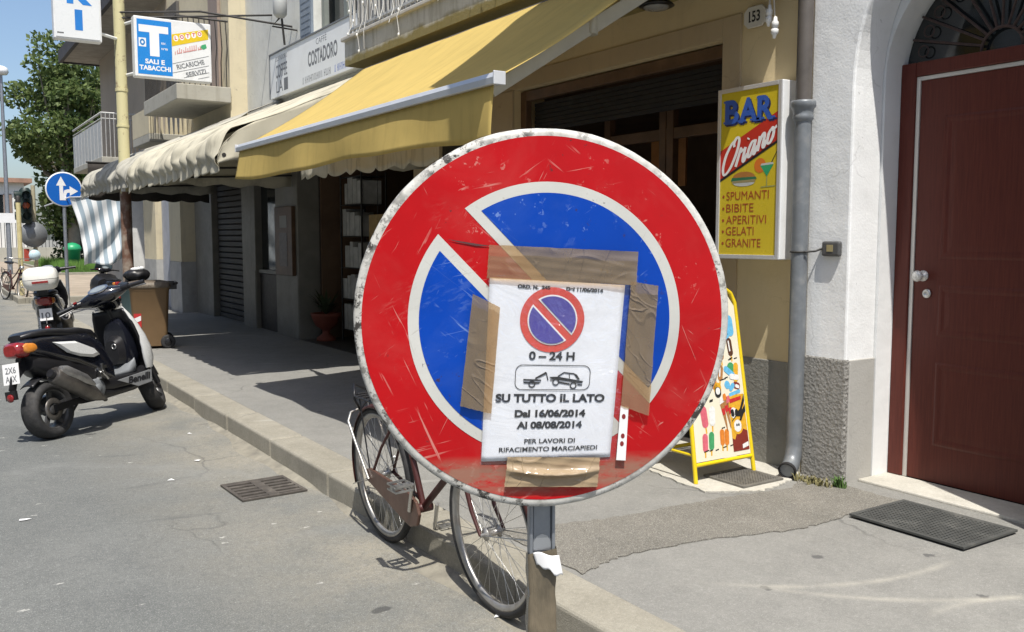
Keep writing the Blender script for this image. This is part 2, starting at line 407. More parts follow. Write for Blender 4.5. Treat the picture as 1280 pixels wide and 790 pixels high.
def arch(yc, half, spring, rise, n=28):   # from the +Y jamb over the crown to the -Y jamb
    return [(yc + half * math.cos(math.pi * i / n), spring + rise * math.sin(math.pi * i / n)) for i in range(n + 1)]
X1, Y1, Z1 = (1, 0, 0), (0, 1, 0), (0, 0, 1)

# white house with the arched entrance
YC = 2.55
wh = thing('arched_house', 'white rendered house with an arched doorway and rough grey plinth beside the drainpipe', 'house', (F, 2, 0))
o1 = [(-5, 0)] + [(YC - .555, 0)] + arch(YC, .555, 2.3, .82)[::-1] + [(YC + .555, 0), (3.384, 0), (3.384, 9.2), (-5, 9.2)]
MB().prism(o1, (F, 0, 0), Y1, Z1, .25).build('wall', M['stucco_white'], wh, bevel=.012)
o2 = [(-5, 0)] + [(YC - .543, 0)] + arch(YC, .543, 2.36, .58)[::-1] + [(YC + .543, 0), (3.384, 0), (3.384, 9.2), (-5, 9.2)]
MB().prism(o2, (F + .251, 0, 0), Y1, Z1, .29).build('inner_reveal', M['stucco_smooth'], wh)
q = MB(); q.box(F - .006, F + .03, YC + .549, 3.3835, .02, .832); q.build('plinth', M['roughcast'], wh, bevel=.01)
q = MB(); q.box(F + .0305, F + .2495, YC + .549, 3.38, .02, .828); q.box(F - .006, F + .2495, -5, YC - .549, .02, .83); q.build('jamb_plinth', M['plinth_smooth'], wh, bevel=.006)
MB().box(F + .13, F + .4, 1.985, 3.1, .02, .156).build('threshold', M['slab'], wh, bevel=.008)
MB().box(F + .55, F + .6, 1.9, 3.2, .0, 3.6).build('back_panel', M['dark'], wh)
DX = F + .385
d = MB(); J = YC + .541
for a, b, z0, z1 in ((J - .088, J, .157, 2.44), (2.012, 2.08, .157, 2.44), (2.0805, J - .0885, 2.365, 2.44)): d.box(DX, DX + .07, a, b, z0, z1)
dr_frame = d.build('door_frame', M['door'], wh, bevel=.006)
d = MB(); YL = J - .088; 
d.box(DX + .012, DX + .06, YL - .022, YL - .001, .157, 2.362); d.box(DX + .012, DX + .06, 2.081, YL - .0225, 2.342, 2.362)
d.build('door_trim', mat('pale_trim', (.62, .6, .56), .4, .3, .05, 9), dr_frame)
leaf = MB(); L1 = YL - .0235; leaf.box(DX + .02, DX + .065, 2.082, L1, .159, 2.34)
def ring_panel(y0, y1, z0, z1): 
    r = [[(DX + .0195, y, z) for y, z in ((y0, z0), (y1, z0), (y1, z1), (y0, z1))]]
    for off, xx in ((.012, .0145), (.024, .0145), (.04, .0182), (.07, .0165)):
        r.append([(DX + xx, y, z) for y, z in ((y0 + off, z0 + off), (y1 - off, z0 + off), (y1 - off, z1 - off), (y0 + off, z1 - off))])
    leaf.loft(r, cap=False, smooth=False); leaf.add(r[-1], [(0, 1, 2, 3)])
for z0, z1 in ((.36, .82), (.96, 1.24), (1.38, 2.14)): ring_panel(2.25, 2.835, z0, z1)
door = leaf.build('door', M['door'], wh)
h = MB(); kp = (DX + .02, 2.925, 1.286)
h.lathe(kp, (-1, 0, 0), [(.0, 0), (.03, 0), (.03, .008), (.012, .012), (.011, .035), (.024, .042), (.031, .055), (.029, .068), (.018, .077), (0, .079)], 20)
h.build('door_knob', mat('ivory_knob', (.7, .69, .66), .25, .2, .05, 9), door)
h = MB(); h.lathe((DX + .02, 2.9, 1.19), (-1, 0, 0), [(0, 0), (.026, 0), (.026, .006), (.02, .01), (.009, .011), (.008, .005), (0, .005)], 18)
h.build('lock', M['chrome'], door)
# fanlight: dark glass behind a radiating wrought grille
gl = MB(); gl.prism([(y, z) for y, z in arch(YC, .54, 2.4415, .5)], (DX + .05, 0, 0), Y1, Z1, .01); fan = gl.build('fanlight', M['glass'], wh)
gr = MB(); hub = Vector((DX + .02, YC, 2.445))
gr.tube([hub + Vector((0, .105 * math.cos(a), .105 * math.sin(a))) for a in np.linspace(0, math.pi, 17)], .008, 8)
for i in range(1, 12):
    a = math.pi * i / 12; e = .505
    gr.tube([hub + Vector((0, .105 * math.cos(a), .105 * math.sin(a))), hub + Vector((0, e * math.cos(a), .47 * math.sin(a)))], .0075, 6)
    a2 = a - math.pi / 24
    cc = hub + Vector((.0, .43 * math.cos(a2), .40 * math.sin(a2)))
    gr.tube([cc + Vector((0, .03 * math.cos(b), .03 * math.sin(b))) for b in np.linspace(0, 2 * math.pi, 13)[:-1]], .004, 5, closed=True)
gr.build('grille', mat('rusty_grille', (.07, .045, .04), .7, .3, .3, 30), fan)

# ochre house with the bar, balcony over it
bh = thing('bar_house', 'ochre rendered house whose bar opening sits under the yellow awning', 'house', (F, 5.5, 0))
T = 9.2
comb = [(3.386, 0), (4.05, 0), (4.05, 2.70), (6.38, 2.70), (6.38, 0), (6.72, 0), (6.72, 2.6), (7.9, 2.6), (7.9, 0), (8.2, 0), (8.2, T), (3.386, T)]
MB().prism(comb, (F, 0, 0), Y1, Z1, .3).build('wall', M['stucco_yellow'], bh)
q = MB(); q.box(F - .012, F + .02, 3.9, 4.048, .1, 2.83); q.box(F - .012, F + .02, 4.0485, 6.72, 2.702, 2.83); q.box(F - .02, F + .02, 6.382, 6.718, .1, 2.6995); q.box(F - .012, F + .02, 7.902, 8.198, .1, 2.7)
q.build('painted_band', M['band'], bh, bevel=.004)
MB().box(F - .009, F + .01, 3.388, 3.8985, .02, .772).build('plinth', mat('grey_cement', (.24, .235, .21), .9, 0, .2, 3, .6, 45, dirt=(.14, .14, .12), bdist=.012), bh, bevel=.006)
q = MB()
q.box(F + .06, F + .12, 4.051, 4.11, .14, 2.69); q.box(F + .06, F + .12, 6.3, 6.379, .14, 2.69); q.box(F + .06, F + .12, 4.1105, 6.2995, 2.61, 2.69)
ofr = q.build('opening_frame', M['wood'], bh, bevel=.005)
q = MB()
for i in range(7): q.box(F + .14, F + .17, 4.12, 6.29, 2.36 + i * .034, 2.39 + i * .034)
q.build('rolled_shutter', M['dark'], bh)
# room behind: walls, ceiling, floor, glazed timber screen and counter
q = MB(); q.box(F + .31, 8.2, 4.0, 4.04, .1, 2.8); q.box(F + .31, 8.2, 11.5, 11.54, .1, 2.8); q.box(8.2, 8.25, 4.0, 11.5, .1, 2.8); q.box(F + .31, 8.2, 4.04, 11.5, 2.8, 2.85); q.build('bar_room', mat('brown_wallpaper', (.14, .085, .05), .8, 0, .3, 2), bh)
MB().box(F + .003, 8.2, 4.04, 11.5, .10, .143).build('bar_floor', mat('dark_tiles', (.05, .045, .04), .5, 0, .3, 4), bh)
q = MB()
for y in (4.35, 5.02, 5.1, 5.75): q.box(F + .5, F + .56, y, y + .07, .14, 2.6)
q.box(F + .506, F + .553, 4.06, 6.36, 2.22, 2.3); q.box(F + .506, F + .553, 5.17, 5.75, 1.15, 1.23)
scr = q.build('timber_screen', M['wood'], bh, bevel=.004)
for bb in ((8.12, 8.19, 4.6, 5.2, 1.2, 2.3), (8.12, 8.19, 5.6, 6.0, 1.4, 2.4), (6.8, 7.3, 4.05, 4.1, 1.1, 2.2), (5.3, 5.7, 4.045, 4.09, 1.3, 2.5), (F + .512, F + .53, 4.1, 4.345, 1.25, 2.2), (F + .9, F + .92, 5.3, 5.7, 1.9, 2.35)): q = MB(); q.box(*bb); q.build('reflection_panel', M['wood_reflection'], bh)  # orange wood panels standing in for orange light reflected inside the bar
q = MB(); q.box(6.4, 7.0, 5.0, 8.2, .14, 1.15); q.box(6.3, 7.1, 4.95, 8.25, 1.15, 1.2); q.build('bar_counter', M['wood'], bh)
# tall dark window of the second opening
MB().box(F + .15, F + .17, 6.73, 7.89, .14, 2.59).build('window_pane', M['glass'], bh)
q = MB(); q.box(F + .08, F + .148, 7.28, 7.34, .14, 2.59); q.box(F + .08, F + .147, 6.73, 7.279, 2.1, 2.15); q.box(F + .08, F + .147, 7.341, 7.89, 2.1, 2.15); q.build('window_frame', M['wood'], bh)
# balcony
t = NT('mossy_concrete'); t.set(.9)
a = t.noise(2.5, 6, .65); zz = t.pos(2)
cc = t.mix(t.ramp(a, .3, .7), (.46, .45, .39), (.6, .585, .52))
st = t.noise(3, 5, .7, stretch=(3, 3, .5)); cc = t.mix(t.ramp(st, .5, .72, 0, .7), cc, (.22, .2, .13))
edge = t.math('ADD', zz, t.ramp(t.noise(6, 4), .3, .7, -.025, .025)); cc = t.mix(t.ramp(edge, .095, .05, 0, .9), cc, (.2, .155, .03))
t.color(cc); t.bump(t.noise(40, 5, .6), .3, .01); 
q = MB(); q.box(3.3, F - .004, 3.45, 7.78, 3.04, 3.25); q.box(3.3, 3.34, 3.45, 7.78, 3.02, 3.0395)
balc = MB()
balc.box(3.3, F - .004, 3.45, 7.78, 3.02, 3.235); bal = balc.build('balcony', M['concrete'], bh); bal.location = (0, 0, 0)
bal.data.materials.clear(); bal.data.materials.append(t.m)
# shift balcony verts so that z=0 sits at its underside
for v in bal.data.vertices: v.co.z -= 3.02
bal.location.z = 3.02
q = MB(); q.box(3.27, F - .006, 3.42, 7.81, 3.2355, 3.27); q.build('coping', mat('worn_coping', (.52, .5, .45), .8, 0, .2, 5, .2, 60, dirt=(.25, .22, .15)), bal, bevel=.008)
rail = MB(); rail.box(3.33, 3.37, 3.48, 7.75, 4.2, 4.235); rail.box(3.335, 3.365, 3.48, 7.75, 3.33, 3.35)
y = 3.5
while y < 7.75: rail.box(3.342, 3.358, y, y + .016, 3.271, 4.2); y += .085
x = 3.42
while x < 4.18: rail.box(x, x + .016, 7.722, 7.738, 3.271, 4.2); x += .085
rail.box(3.37, 4.19, 7.71, 7.75, 4.2, 4.235)
rail.build('railing', M['pale_iron'], bal)
sc = MB()
y = 3.55
while y < 7.7: sc.box(3.41, 3.416, y, y + .055, 3.275, 4.15); y += .075
sc.build('slat_screen', mat('grey_white_slats', (.2, .2, .2), .6, 0, .3, 3), bal)

# pale grey house with the café
ch = thing('cafe_house', 'pale grey rendered house behind the white café board', 'house', (F, 11, 0))
comb = [(8.202, 2.62), (11.55, 2.62), (11.55, 0), (12.42, 0), (12.42, 2.62), (13.35, 2.62), (13.35, 0), (13.55, 0), (13.55, T),
        (8.202, T)]
# upper wall with the window cut out
wall = MB()
wall.box(F, F + .3, 8.203, 13.55, 2.62, 3.95); wall.box(F, F + .3, 8.203, 9.4, 3.9505, 5.6); wall.box(F, F + .3, 10.85, 13.55, 3.9505, 5.6); wall.box(F, F + .3, 8.203, 13.55, 5.6005, T)
wall.build('wall', M['stucco_grey'], ch)
for a, b in ((11.55, 12.42), (13.35, 13.55)):
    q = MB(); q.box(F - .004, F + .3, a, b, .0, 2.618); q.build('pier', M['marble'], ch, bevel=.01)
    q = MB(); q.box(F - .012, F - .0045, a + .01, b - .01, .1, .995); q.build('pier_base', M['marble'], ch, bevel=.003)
MB().box(F + .2, F + .22, 9.41, 10.84, 3.96, 5.59).build('window', M['glass'], ch)
q = MB()
q.box(F - .03, F + .02, 10.86, 11.24, 3.97, 5.6)
for i in range(20): q.box(F - .034, F - .031, 10.9, 11.2, 4.0 + i * .078, 4.05 + i * .078)
q.build('window_shutter', mat('blue_grey_shutter', (.2, .24, .29), .6, 0, .1, 6), ch)
q = MB(); q.box(F + .1, F + .16, 9.41, 9.5, 3.96, 5.59); q.box(F + .1, F + .16, 10.05, 10.15, 3.96, 5.59); q.box(F + .1, F + .16, 10.75, 10.84, 3.96, 5.59); q.build('window_frame', mat('grey_green_frame', (.2, .22, .2), .6, 0, .1, 5), ch)
q = MB(); q.box(F + .1, F + .13, 12.425, 13.345, 1.02, 2.6); q.build('shop_window', M['glass'], ch)
q = MB(); q.box(F + .06, F + .13, 12.425, 13.345, .1, .96); q.build('door_panel', mat('dark_brown_panel', (.02, .016, .014), .5, 0, .3, 5), ch, bevel=.01)
MB().box(F + .04, F + .14, 12.425, 13.345, .965, 1.015).build('window_ledge', mat('dull_ledge', (.3, .3, .28), .6, 0, .1, 5), ch)
q = MB()
q.box(F + .3, 7.5, 11.55, 11.6, .1, 2.6)
q.build('partition', mat('shop_partition', (.06, .05, .045), .8, 0, .2, 4), ch)

# corner house further down the street: shutter shop, balconies, eave
co = thing('corner_house', 'beige house at the street corner with stacked balconies and a wide dark eave', 'house', (F, 19, 0))
w = MB(); w.box(3.95, F + .3, 13.552, 17.3, 3.0, 9.0); w.build('wall', M['stucco_cream'], co)
w = MB(); w.box(3.95, F + .3, 17.3005, 24.4, 3.0, 5.75); w.build('side_wall', M['stucco_beige'], co)
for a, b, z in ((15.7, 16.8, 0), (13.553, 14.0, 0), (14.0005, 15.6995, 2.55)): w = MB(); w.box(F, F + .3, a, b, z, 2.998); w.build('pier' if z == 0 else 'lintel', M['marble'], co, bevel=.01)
sh = MB()
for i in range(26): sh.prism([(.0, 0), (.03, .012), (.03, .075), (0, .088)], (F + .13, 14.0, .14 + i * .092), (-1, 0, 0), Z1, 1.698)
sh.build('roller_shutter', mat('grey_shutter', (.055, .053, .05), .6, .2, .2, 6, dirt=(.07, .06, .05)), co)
pn = [(16.803, 17.65, 'y'), (17.653, 18.8, 'd'), (18.803, 19.9, 'y'), (19.903, 20.5, 'k'), (20.503, 21.0, 'w'), (21.003, 21.9, 'y'), (21.903, 24.4, 'y')]
for y0, y1, kk in pn:
    q = MB()
    if kk == 'y':
        q.box(3.95, F + .3, y0, y1, 1.05, 2.998); q.build('wall', M['stucco_cream'], co)
        q = MB(); q.box(3.94, F + .3, y0, y1, 0, 1.048); q.build('plinth', mat('grey_dado', (.36, .36, .35), .8, 0, .15, 4, dirt=(.2, .19, .17)), co)
    else:
        c = {'d': (.33, .35, .4), 'k': (.08, .08, .08), 'w': (.62, .62, .6)}[kk]
        xo = {'d': .12, 'k': .2, 'w': -.12}[kk]
        q.box(3.95 + xo, F + .3, y0, y1, .1, 2.998); q.build({'d': 'house_door', 'k': 'passage_door', 'w': 'pilaster'}[kk], mat('panel_' + kk, c, .6, 0, .15, 4), co)
def masonry_balcony(y0, y1, x0, z0, z1, par, name='balcony'):
    q = MB(); q.box(x0, 3.946, y0, y1, z0, z1); b = q.build(name, M['concrete'], co, bevel=.01)
    return b
b3 = masonry_balcony(13.5, 15.7, 3.18, 3.44, 3.66, 0)
q = MB()
for i in range(10):
    y = 13.55; x = 3.22 + i * .075
    q.tube([(x, 13.53, 3.66), (x, 13.53, 4.0), (x + .012, 13.5, 4.2), (x, 13.53, 4.6)], .008, 5)
for i in range(26): q.tube([(3.21, 13.55 + i * .085, 3.66), (3.21, 13.55 + i * .085, 4.6)], .008, 5)
q.tube([(3.93, 13.53, 4.6), (3.21, 13.53, 4.6), (3.21, 15.68, 4.6)], .015, 6); q.build('railing', M['iron'], b3)
b2 = masonry_balcony(15.95, 17.3, 3.3, 3.06, 3.2, 0)
q = MB(); q.box(3.3, 3.38, 15.95, 17.3, 3.2005, 3.62); q.box(3.3805, 3.94, 15.95, 16.0, 3.58, 3.64)
x = 3.41
while x < 3.92: q.prism([(0, 0), (.05, 0), (.03, .38), (.015, .38)], (x, 15.99, 3.2005), X1, Z1, .03); x += .075
q.build('parapet', M['stucco_cream'], b2)
b1 = masonry_balcony(19.9, 23.8, 3.2, 2.98, 3.1, 0)
q = MB()
for i in range(10):
    x = 3.22 + i * .078; q.tube([(x, 19.93, 3.1), (x, 19.93, 3.96)], .009, 5)
q.tube([(3.93, 19.93, 3.97), (3.22, 19.93, 3.97), (3.22, 23.78, 3.97)], .022, 6); q.tube([(3.93, 19.93, 3.86), (3.22, 19.93, 3.86), (3.22, 23.78, 3.86)], .012, 6)
q.build('railing', M['pale_iron'], b1)
q = MB()
for i in range(9): q.box(3.212, 3.228, 19.98 + i * .43, 19.98 + i * .43 + .37, 3.02, 3.82)
q.build('panel', M['pale_iron'], b1)
e = MB(); e.box(3.2, F + .4, 17.31, 24.9, 5.752, 5.9); e.build('eave', mat('eave_soffit', (.3, .27, .23), .8, 0, .2, 5), co)
e = MB(); e.box(3.12, 3.198, 17.31, 24.98, 5.72, 6.0); e.box(3.1985, F + .4, 24.902, 24.98, 5.72, 6.0); e.build('fascia', mat('dark_timber_fascia', (.05, .048, .05), .8, 0, .2, 5), co)
e = MB(); e.prism([(3.15, 5.903), (9, 7.8), (9, 8.0), (3.15, 6.02)], (0, 17.31, 0), X1, Z1, -7.6); e.build('roof', mat('terracotta_roof', (.3, .14, .08), .9, 0, .3, 6, .5, 20), co)
w = MB(); w.box(F + .301, 8.5, 13.552, 24.4, 0, 5.7); w.build('house_body', M['stucco_beige'], co)
# tall shuttered balcony door
q = MB(); q.box(3.9, 3.945, 13.95, 14.45, 3.665, 5.9); q.build('shutter', mat('brown_shutter', (.3, .235, .19), .6, 0, .1, 5), co)
for a, b in ((16.4, 17.3), (21.2, 22.2)): q = MB(); q.box(3.9, 3.945, a, b, 3.3, 5.5); q.build('balcony_door', mat('dim_door', (.12, .11, .1), .5, 0, .1, 5), co)
# storm gutter on the party line

# the row of houses across the street: it stands behind the camera and shades the sky from this side
op = thing('opposite_house', 'long grey rendered house row standing across the street', 'house', (-8.5, 10, 0))
q = MB(); q.box(-14, -8.5, -40, 70, 0, 9.5); q.build('wall', M['stucco_grey'], op)
q = MB(); q.prism([(-14.4, 9.503), (-8.1, 9.503), (-11.2, 11.3)], (0, -40.3, 0), X1, Z1, -110.6); q.build('roof', mat('dull_tiles', (.25, .13, .08), .9, 0, .2, 3), op)
for k in range(22):
    for z in (1.0, 4.0, 7.0):
        q = MB(); q.box(-8.499, -8.47, -38 + k * 4.8, -36.8 + k * 4.8, z, z + 1.9); q.build('window', M['glass'], op)
# ---------------- awnings ----------------
from mathutils import noise as mnoise
def fabric(name, c, transl=.3, dirt=(.3, .24, .1), amt=.3, streak=1.):
    t = NT(name); t.set(.85, spec=.2)
    a = t.noise(3, 6, .65); s = t.noise(2.4, 5, .65, stretch=(1, 6, 1)); 
    x = t.mix(t.ramp(a, .3, .7), mix3(c, .93), mix3(c, 1.05)); x = t.mix(t.ramp(s, .5, .75, 0, amt), x, dirt)
    t.color(x)
    w1 = t.vor(900); t.bump(t.noise(16, 5, .6), .12, .01)
    tr = t.n('ShaderNodeBsdfTranslucent'); t.l(x, tr.inputs[0]); mx = t.n('ShaderNodeMixShader'); mx.inputs[0].default_value = transl
    t.l(t.b.outputs[0], mx.inputs[1]); t.l(tr.outputs[0], mx.inputs[2]); t.l(mx.outputs[0], t.out.inputs[0]); return t.m
M['yellow_fabric'] = fabric('yellow_canvas', (.73, .57, .2), .4, (.5, .37, .12), .38)
M['cream_fabric'] = fabric('cream_canvas', (.60, .565, .45), .2, (.2, .185, .14), .85)
M['grey_fabric'] = fabric('soiled_canvas', (.5, .48, .41), .2, (.12, .12, .11), .8)
M['alu'] = mat('white_aluminium', (.66, .67, .68), .35, .35, .05, 8)

def nz(x, y, z, s): return mnoise.noise(Vector((x * s, y * s, z * s)))
aw = thing('yellow_awning', 'sunlit yellow canvas awning with a white front rail over the bar', 'awning', (3.4, 5.4, 2.9))
y0, y1 = 3.49, 7.33
def top(u, v):
    y = y0 + (y1 - y0) * u; x = 3.275 - (3.275 - 2.215) * v; z = 2.2 + .675 * (x - 2.2)
    sag = -.028 * math.sin(math.pi * v) + .006 * math.sin(y * 3.1) * math.sin(math.pi * v) + .006 * nz(x, y, 0, 2.5)
    return (x, y, z + sag)
q = MB(); q.sheet(top, 60, 16); q.build('canopy', M['yellow_fabric'], aw, solid=.002)
def val(u, v):
    y = y0 + .012 + (y1 - y0 - .024) * u
    z = 2.176 - .23 * v - (.012 * v * (math.sin(y * 2.2) + .6 * math.sin(y * 5.7)))
    edge = max(0, 1 - abs(y1 - y) / .35)
    x = 2.195 - .035 * v * edge + .016 * v * math.sin(y * 5.1 + .7 * math.sin(y * 2.0)) + .012 * v * nz(1, y, z, 3) - .014 * v
    return (x, y, z)
q = MB(); q.sheet(val, 110, 8); q.build('valance', M['yellow_fabric'], aw, solid=.002)
q = MB(); q.prism([(-.026, -.022), (.026, -.022), (.03, .008), (.012, .032), (-.018, .032), (-.03, .008)], (2.2, y0 - .02, 2.197), X1, Z1, -(y1 - y0 + .04)); fr = q.build('front_rail', M['alu'], aw, bevel=.004)
for a, b in ((y0 - .03, y0 - .021), (y1 + .021, y1 + .03)): q = MB(); q.box(2.168, 2.232, a, b, 2.172, 2.232); q.build('end_cap', M['alu'], fr, bevel=.003)
q = MB(); q.tube([(3.305, y0, 2.915), (3.305, y1, 2.915)], .028, 14); q.build('roller', M['brown_pipe'], aw)
for ya in (y0 + .12, y1 - .5):
    q = MB(); q.bar((2.235, ya, 2.165), (2.86, ya + .05, 2.54), .05, .065); q.bar((2.86, ya + .05, 2.54), (3.3, ya + .1, 2.80), .055, .075)
    q.lathe((2.86, ya + .05, 2.5), (0, .05, 1), [(0, 0), (.04, 0), (.04, .09), (0, .09)], 12); q.build('folding_arm', mat('painted_arm', (.36, .34, .27), .45, .2, .08, 8), aw, bevel=.004)

def scalloped(name, label, ya, yb, m, front=2.2, seedv=0., zoff=0., scal=.28, group=None, grime=None):
    t = thing(name, label, 'awning', (F, (ya + yb) / 2, 3.2), group=group)
    prof = [(4.19, 3.28), (3.7, 3.06), (3.2, 2.83), (2.75, 2.635), (2.52, 2.53), (2.36, 2.44), (2.25, 2.325), (2.2, 2.215), (2.195, 2.165), (2.2, 2.13), (2.195, 2.07)]
    def pt(y, v):
        k = v * (len(prof) - 1); i = min(int(k), len(prof) - 2); f = k - i
        x = prof[i][0] * (1 - f) + prof[i + 1][0] * f; z = prof[i][1] * (1 - f) + prof[i + 1][1] * f
        x += front - 2.2 if v > .3 else (front - 2.2) * v / .3
        return x, z + zoff
    def fn(u, v):
        y = ya + (yb - ya) * u; x, z = pt(y, v)
        amp = .15 + .85 * min(1, v * 1.6)
        w = abs(nz(seedv, y * 1.0, z * .5, 2.2)) * .10 + abs(nz(seedv + 3, y + z * .8, z, 4.5)) * .075 + nz(seedv + 5, y, z * .7, 5) * .022 + nz(seedv + 9, y * 1.6, z * .3, 3) * .04
        bulge = math.sin(min(1, max(0, (v - .35) / .5)) * math.pi) * .05 * math.sin((y - ya) * 2 * math.pi / .62) ** 2
        lo_ = 1 - .75 * max(0, (v - .75) / .25)
        x -= (w * .55 + bulge) * amp * lo_; z += (w - .05) * amp * .7 * lo_
        if v > .82:
            sc = abs(math.sin((y - ya) * math.pi / scal)); z += (v - .82) / .18 * (-.05 * sc + .02 + .02 * nz(seedv, y, 2, 1.5)); x += .02 * math.cos((y - ya) * 2 * math.pi / scal) * (v - .82) / .18
        e = min(y - ya, yb - y)
        if e < .1 and v > .1: z -= (.1 - e) * .35
        return (x, y, z)
    q = MB(); q.sheet(fn, int((yb - ya) / .022), 44); q.build('canopy', m, t, solid=.003)
    # cheeks at both ends, hanging in folds
    for yy, sg in ((ya + .004, 1), (yb - .004, -1)):
        q = MB()
        def ck(u, v):
            x, z = pt(yy, u * .93); zb = 2.14 + zoff + .02 * math.sin(x * 14) if u < .93 else z
            zz = z * (1 - v) + min(z, zb + .1 * 0) * v - (.03 if v == 0 else 0)
            return (x, yy + sg * (.012 * math.sin(x * 17 + v * 3) * v), zz)
        q.sheet(ck, 40, 8); q.build('side_cheek', m, t, solid=.003)
    q = MB(); q.tube([(front + .05, ya, 2.2 + zoff), (front + .05, yb, 2.2 + zoff)], .018, 8)
    for yy in (ya + .02, (ya + yb) / 2, yb - .02): q.tube([(4.19, yy, 2.3 + zoff), (front + .05, yy, 2.2 + zoff)], .013, 6); q.tube([(4.19, yy, 3.2 + zoff), (2.6, yy, 2.5 + zoff), (front + .05, yy, 2.2 + zoff)], .013, 6)
    q.build('awning_frame', M['iron'], t)
    return t
scalloped('scalloped_awning', 'crumpled cream awning with a scalloped hem below the café board', 7.95, 11.72, M['cream_fabric'], 2.2, 0., group='scalloped awnings along the pavement')
scalloped('scalloped_awning', 'soiled grey scalloped awning beyond the cream one, partly behind the yellow post', 11.98, 15.45, M['grey_fabric'], 2.2, 20., .05, group='scalloped awnings along the pavement')
# inner scalloped strip hanging under the yellow awning
ins = thing('hanging_valance', 'short cream scalloped fabric strip hanging below the yellow valance', 'valance', (2.9, 6.6, 2.2))
def iv(u, v):
    y = 5.3 + 2.6 * u; z = 2.26 - (.235 + .035 * abs(math.sin(y * math.pi / .3))) * v + .03 * (u - .7)
    return (2.9 + .02 * math.sin(y * 13) * v, y, z)
q = MB(); q.sheet(iv, 110, 6); q.build('strip', M['cream_fabric'], ins, solid=.002)
q = MB(); q.tube([(2.9, 5.28, 2.265 - .02), (2.9, 7.92, 2.27)], .012, 8); q.tube([(2.9, 7.9, 2.27), (F - .01, 7.95, 2.36)], .012, 8); q.build('hanging_rail', M['iron'], ins)
# dark mesh drop behind the cream awnings
md = thing('sun_screen', 'dark see-through wall of netting with a wavy hem under the soiled grey awning', 'screen', (3.3, 15.6, 2.0))
def ms(u, v): 
    x = 2.3 + 1.85 * u; z = 2.65 - (.56 + .03 * abs(math.sin(x * 11))) * v; return (x, 15.62 + .02 * math.sin(x * 9) * v, z)
q = MB(); q.sheet(ms, 50, 6); q.build('netting', mat('dark_netting', (.035, .03, .026), .9, 0, .2, 9), md, solid=.003)
q = MB(); q.tube([(2.28, 15.62, 2.66), (4.18, 15.62, 2.66)], .014, 6); q.build('rail', M['iron'], md)
# striped cloth at the far end
t = NT('striped_cloth'); t.set(.85, spec=.2)
u = t.n('ShaderNodeUVMap'); sx = t.n('ShaderNodeSeparateXYZ'); t.l(u.outputs[0], sx.inputs[0])
st = t.math('FRACT', t.math('MULTIPLY', sx.outputs[0], 6.0)); t.color(t.mix(t.ramp(st, .47, .53), (.78, .8, .8), (.33, .41, .47)))
M['stripes'] = t.m
cl = thing('striped_cloth', 'blue and white striped cloth hanging in the sun beside the round arrow sign', 'cloth', (2.7, 17.4, 2.2))
def sf(u, v):
    a = Vector((2.27, 17.5, 2.17)).lerp(Vector((3.2, 17.1, 2.2)), u); b = Vector((2.46, 17.5, 1.0)).lerp(Vector((3.2, 17.2, 1.17)), u)
    p = a.lerp(b, v); w = (.05 * math.sin((u * 1.3 + v * 1.8) * 7) + .03 * nz(u, v, 1, 4)) * (.3 + v)
    p.y += w; p.x += .05 * math.sin(v * 3.1) * (1 - u) ; p.z += .03 * math.sin(u * 9) * v - .06 * math.sin(math.pi * u) * v + .015 * abs(math.sin(u * 18)) * (1 - v)
    return tuple(p)
q = MB(); q.sheet(sf, 40, 24); ob = q.build('cloth', M['stripes'], cl)
uv = ob.data.uv_layers.new(name='UVMap'); k = 25
for lp in ob.data.loops: i, j = divmod(lp.vertex_index, k); uv.data[lp.index].uv = (i / 40, j / 24)
ob.modifiers.new('solid', 'SOLIDIFY').thickness = .004
q = MB(); q.tube([(1.95, 18.2, 2.04), (2.27, 17.5, 2.18), (3.2, 17.1, 2.21), (F, 16.85, 2.3)], .012, 6); q.build('support_rod', M['alu'], cl)

# ---------------- signs and fittings on the fronts ----------------
# café board
cb = thing('cafe_board', 'long white fascia board lettered with the café name, above the cream awning', 'sign', (4.1, 10.4, 3.34))
q = MB(); q.box(4.081, 4.196, 8.3, 12.15, 3.33, 3.9); q.build('panel', mat('fascia_white', (.76, .78, .78), .45, 0, .04, 2, dirt=(.6, .6, .57), da=.3), cb, bevel=.004)
q = MB(); q.box(4.07, 4.197, 8.28, 12.17, 3.9005, 3.918); q.box(4.07, 4.197, 12.151, 12.168, 3.33, 3.9); q.build('edge_trim', M['grey_plastic'], cb)
q = MB(); U, VV = (0, -1, 0), Z1
def cbt(s, y, z, **k): q.text(s, (4.081, y, z), U, VV, **k)
cbt('COSTADORO', 10.75, 3.55, h=.165, w=.92, align='L', bold=.03); cbt('CAFF\u00c8', 10.48, 3.765, h=.07, w=.33, align='L', bold=-.005)
cbt('COSTADORO', 11.93, 3.79, h=.06, w=.44, align='L', bold=-.004); cbt('COFFEE', 11.93, 3.575, h=.165, w=.44, align='L', bold=.01)
cbt('LA', 11.92, 3.385, h=.155, w=.26, align='L', bold=.0)
q.add([(4.0802, y, z) for y, z in ((11.62, 3.385), (11.47, 3.385), (11.47, 3.54), (11.62, 3.54))], [(0, 1, 2, 3)])
q.build('lettering', M['lead'], cb)
for nm, a, b, mm in (('small_print', 11.0, 10.05, 'lead'), ('small_print', 9.98, 9.5, 'blue_ink')):   # an unreadable line of thin letters
    q = MB(); y = a; r = random.Random(4)
    while y > b:
        w = r.uniform(.012, .03)
        if r.random() > .16:
            q.box(4.0800, 4.0806, y - w * .4, y, 3.365, 3.445); 
            if r.random() > .4: zz = r.choice((3.365, 3.4, 3.432)); q.box(4.0799, 4.0804, y - w, y - w * .41, zz, zz + .013)
        y -= w + .012
    q.build(nm, M[mm], cb)

